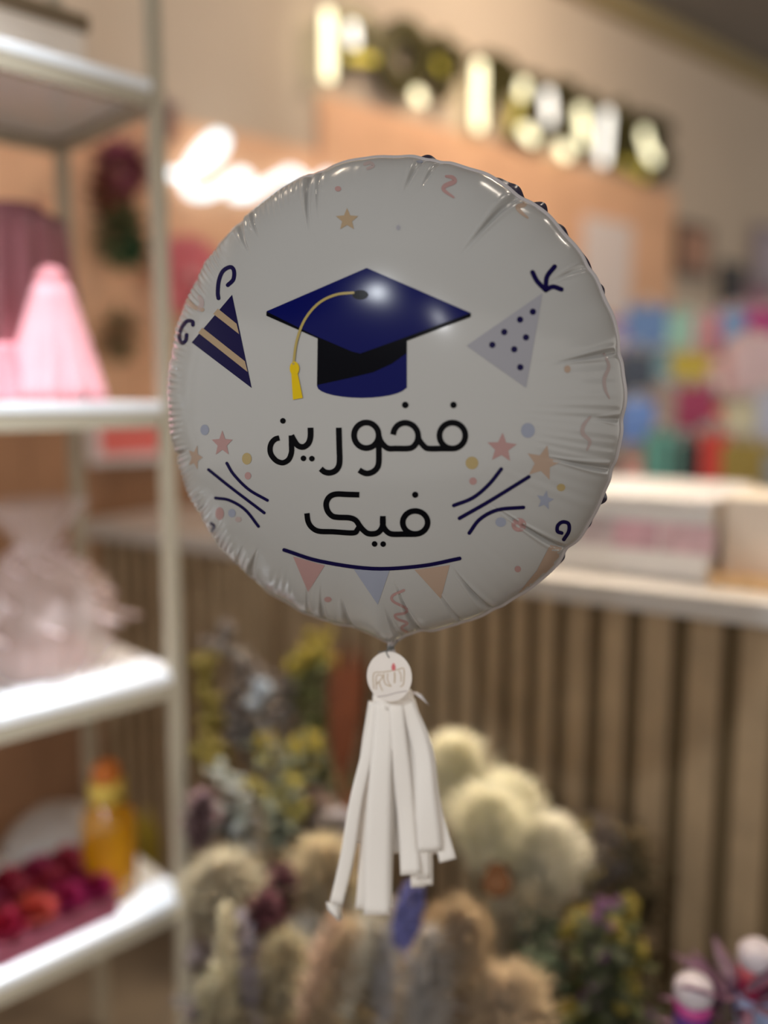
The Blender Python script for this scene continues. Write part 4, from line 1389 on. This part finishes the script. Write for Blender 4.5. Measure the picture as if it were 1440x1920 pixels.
# flat seam
se = MB()
n = NT2
r1 = rim(thd)
wob = .0016 * np.sin(60 * th) * band(thd, 130, 235)
for k_, (dr, yy) in enumerate(((-.003, -.0006), (.0026, -.0003), (.0026, .0003), (-.003, .0012))):
    se.v += [(float((a + dr) * math.cos(t)), float(yy + w2 * (dr > 0)), float((a + dr) * math.sin(t))) for a, t, w2 in zip(r1, th, wob)]
for k_ in range(3):
    for j in range(n):
        j2 = (j + 1) % n
        se.f.append((k_ * n + j, k_ * n + j2, (k_ + 1) * n + j2, (k_ + 1) * n + j)); se.m.append(0)
se.build('seam', mat('seam_foil', (.45, .41, .40), .3, coat=.2), bal)
# filling neck and knotted string
na = math.radians(NECK)
nr = float(rim(np.array([NECK]))[0])
nx, nz = nr * math.cos(na), nr * math.sin(na)
bb = MB()
bb.lathe([(.0045, .012), (.005, .004), (.0035, -.002), (.0022, -.006), (.004, -.010), (.0055, -.014)], (nx, 0.0, nz), n=20, wob=lambda a, t: 1 + .18 * math.sin(5 * a))
bb.build('neck', mat('seam_foil', (.6, .6, .6)), bal)
bb = MB()
for k_ in range(3):
    bb.tube([(nx + .0035 * math.cos(a), .0035 * math.sin(a), nz - .005 - k_ * .0012 + .0004 * math.sin(a)) for a in [2 * PI * q / 12 for q in range(13)]], .0006, 5)
bb.tube([(nx + .002, -.003, nz - .006), (nx - .004, -.006, nz - .009), (nx - .012, -.006, nz - .011)], .0006, 5)
bb.tube([(nx + .002, -.003, nz - .006), (nx + .006, -.006, nz - .002), (nx + .009, -.006, nz + .003)], .0006, 5)
bb.build('knotted_string', mat('grey_string', (.16, .16, .15), .6), bal)

# ------------------------------------------------------------------ round tag
TY = BC.y - .012
tg0 = at(730, 1225, TY)
sc_ = TY / F
tg = empty('round_tag', tg0, math.radians(-8), label='round cream paper tag with a faint gold emblem hanging under the balloon', cat='tag')
m_tag = mat('tag_paper', (.86, .79, .73), .6, var=.02, scale=60)
bb = MB()
n = 56; rx, ry = 44 * sc_, 50 * sc_
bb.v = [(rx * math.cos(2 * PI * j / n), y, -ry * .93 + ry * math.sin(2 * PI * j / n)) for y in (-.0006, .0006) for j in range(n)]
bb.f = [tuple(range(n)), tuple(range(2 * n - 1, n - 1, -1))] + [(j, n + j, n + (j + 1) % n, (j + 1) % n) for j in range(n)]
bb.m = [0] * len(bb.f)
bb.build('paper_disc', m_tag, tg, smooth=False)
m_goldink = mat('tag_gold_ink', (.55, .42, .28), .5)
def tagp(x, y):
    q = at(580 + x / 4.8, 1160 + y / 4.8, TY) - tg0
    return (q.x, q.z)


bb = MB()
for pts, wd in (([(580, 640), (578, 500), (660, 482), (740, 465), (800, 452), (852, 442), (852, 560), (842, 590), (820, 606)], 9),
                ([(604, 640), (604, 520), (655, 512), (648, 545), (606, 590), (628, 575), (640, 610), (660, 650)], 9),
                ([(670, 495), (672, 550), (690, 590), (738, 606)], 10),
                ([(706, 490), (704, 540), (716, 575), (738, 606)], 8),
                ([(768, 478), (770, 520), (768, 575)], 12),
                ([(808, 462), (826, 500), (828, 560)], 8)):
    P = [np.array(tagp(*p)) for p in spline(pts, 4)]
    wv = wd / 4.8 * sc_ / 2
    vs = []
    for i in range(len(P)):
        d = P[min(i + 1, len(P) - 1)] - P[max(i - 1, 0)]; d = d / (np.linalg.norm(d) + 1e-9)
        for s_ in (-1, 1): vs.append((P[i][0] - d[1] * wv * s_, -.0009, P[i][1] + d[0] * wv * s_))
    bb.add(vs, [(2 * i, 2 * i + 1, 2 * i + 3, 2 * i + 2) for i in range(len(P) - 1)])
bb.build('gold_emblem', m_goldink, tg, smooth=False)
bb = MB()
q = tagp(759, 430)
n = 20
bb.v = [(q[0] + (20 / 4.8 * sc_) * math.cos(a) * (1 - .5 * max(0, math.sin(a))), -.0010, q[1] + (38 / 4.8 * sc_) * math.sin(a)) for a in [2 * PI * j / n for j in range(n)]]
bb.f = [tuple(range(n))]; bb.m = [0]
bb.build('red_drop', mat('tag_red_ink', (.68, .16, .17), .5), tg, smooth=False)
bb = MB()
P = [tagp(*p) for p in ((612, 706), (700, 690), (780, 662), (880, 640))]
vs = []
for x, z in P: vs += [(x, -.0009, z - .0006), (x, -.0009, z + .0006)]
bb.add(vs, [(0, 1, 3, 2), (2, 3, 5, 4), (4, 5, 7, 6)])
bb.build('faint_line', mat('tag_faint', (.52, .45, .42), .6), tg, smooth=False)
bb = MB(); bb.tube([(0, -.002, -.004), (-.003, -.002, .001), (0, .002, .004), (nx * 0, .006, .008)], .0006, 5)
bb.build('string_loop', MATS['grey_string'], tg)

# ------------------------------------------------------------------ paper tassel
TSY = BC.y + .004
ts0 = at(740, 1300, TSY)
tas = empty('paper_tassel', ts0, 0, label='long white crepe paper tassel hanging below the round tag', cat='tassel')
m_crepe = mat('crepe_paper', (.94, .885, .82), .85, bump=.25, scale=400, sheen=.2)
strips = [  # measured centre line, width at top and bottom, depth in the bundle, curl at the tip
    ([(706, 1318), (692, 1400), (668, 1500), (650, 1610), (628, 1704)], 22, 23, -.004, 1),
    ([(712, 1318), (702, 1440), (688, 1580), (678, 1705)], 20, 22, .004, 0),
    ([(722, 1316), (714, 1440), (708, 1580), (706, 1716)], 34, 46, -.006, 0),
    ([(735, 1316), (728, 1420), (722, 1560), (718, 1700)], 30, 30, .002, 0),
    ([(742, 1318), (752, 1430), (762, 1530), (770, 1640)], 26, 34, -.003, 0),
    ([(752, 1318), (772, 1430), (786, 1530), (792, 1648)], 22, 26, .002, 0),
    ([(760, 1314), (790, 1410), (798, 1500), (806, 1596)], 24, 40, -.005, 0),
    ([(764, 1314), (798, 1400), (812, 1500), (826, 1560), (840, 1614)], 20, 28, .003, 0),
    ([(756, 1318), (780, 1440), (796, 1560), (800, 1660)], 20, 22, .006, 0),
    ([(728, 1318), (720, 1440), (706, 1590), (692, 1690)], 30, 26, .010, 0),
    ([(748, 1318), (766, 1440), (780, 1570), (784, 1664)], 24, 24, .010, 0),
    ([(702, 1316), (690, 1390), (680, 1480), (668, 1580)], 20, 20, .008, 0),
    ([(722, 1318), (728, 1440), (732, 1560), (736, 1600)], 34, 34, .012, 0),
    ([(742, 1318), (748, 1440), (750, 1540), (752, 1600)], 34, 34, .014, 0),
    ([(756, 1318), (770, 1420), (782, 1520), (788, 1610)], 30, 40, .012, 0),
    ([(712, 1318), (704, 1400), (696, 1480), (690, 1560)], 30, 34, .013, 0),
    ([(768, 1312), (800, 1420), (806, 1500), (818, 1600)], 18, 22, .008, 0),
]
rs = random.Random(3)
for pts, w0, w1, dy, curl in strips:
    P = spline(pts, 9)
    k = len(P); vs = []; NCc = 4
    ph = rs.uniform(0, 6); dy0 = dy
    for i in range(k):
        t = i / (k - 1)
        d = P[min(i + 1, k - 1)] - P[max(i - 1, 0)]; d = d / (np.linalg.norm(d) + 1e-9)
        ww = (w0 + (w1 - w0) * t) / 2 * 1.12 * (1 + .04 * math.sin(9 * t + ph))
        Yd = TSY + dy * (.4 + .9 * t) + .0025 * math.sin(6 * t + ph)
        for j in range(NCc + 1):
            e = 2 * j / NCc - 1
            p = P[i] + np.array([-d[1], d[0]]) * ww * e
            q = at(p[0], p[1], Yd + .0009 * e * e + .0008 * e * math.sin(5 * t + ph)) - ts0
            vs.append(q)
    bb = MB()
    bb.add(vs, [(i * (NCc + 1) + j, i * (NCc + 1) + j + 1, (i + 1) * (NCc + 1) + j + 1, (i + 1) * (NCc + 1) + j) for i in range(k - 1) for j in range(NCc)])
    if curl:
        tipv = [at(x, y, TSY + yy) - ts0 for x, y, yy in ((616, 1702, -.006), (640, 1693, -.006), (611, 1690, -.012), (628, 1697, -.014), (614, 1706, -.013), (634, 1727, -.010), (641, 1722, -.004))]
        bb.add(tipv, [(0, 2, 3, 1), (2, 4, 5, 3), (3, 5, 6, 1)])
    bb.build('paper_strip', m_crepe, tas, solid=.0003)
bb = MB(); bb.lathe([(.014, .012), (.020, .004), (.021, -.006), (.021, -.012)], at(737, 1306, TSY + .006) - ts0, n=36, wob=lambda a, t: 1 + .05 * math.sin(9 * a), axis=Matrix.Diagonal((1, .35, 1)))
bb.build('gathered_top', m_crepe, tas)
bb = MB(); bb.tube([at(737, 1302, TSY + .008) - ts0, at(735, 1250, TSY + .004) - ts0, at(738, 1214, TSY) - ts0], .0006, 5)
bb.build('hanging_string', MATS['grey_string'], tas)
bb = MB()
for k_ in range(5):
    a = at(771, 1297, TSY) - ts0; e = at(788 + 3 * k_, 1299 + 3 * k_, TSY) - ts0
    bb.leaf(a, e - a, (e - a).length * 1.3, .004, bend=.2)
bb.build('knot_tail', mat('white_tail', (.80, .76, .76), .7), tas, solid=.0003)
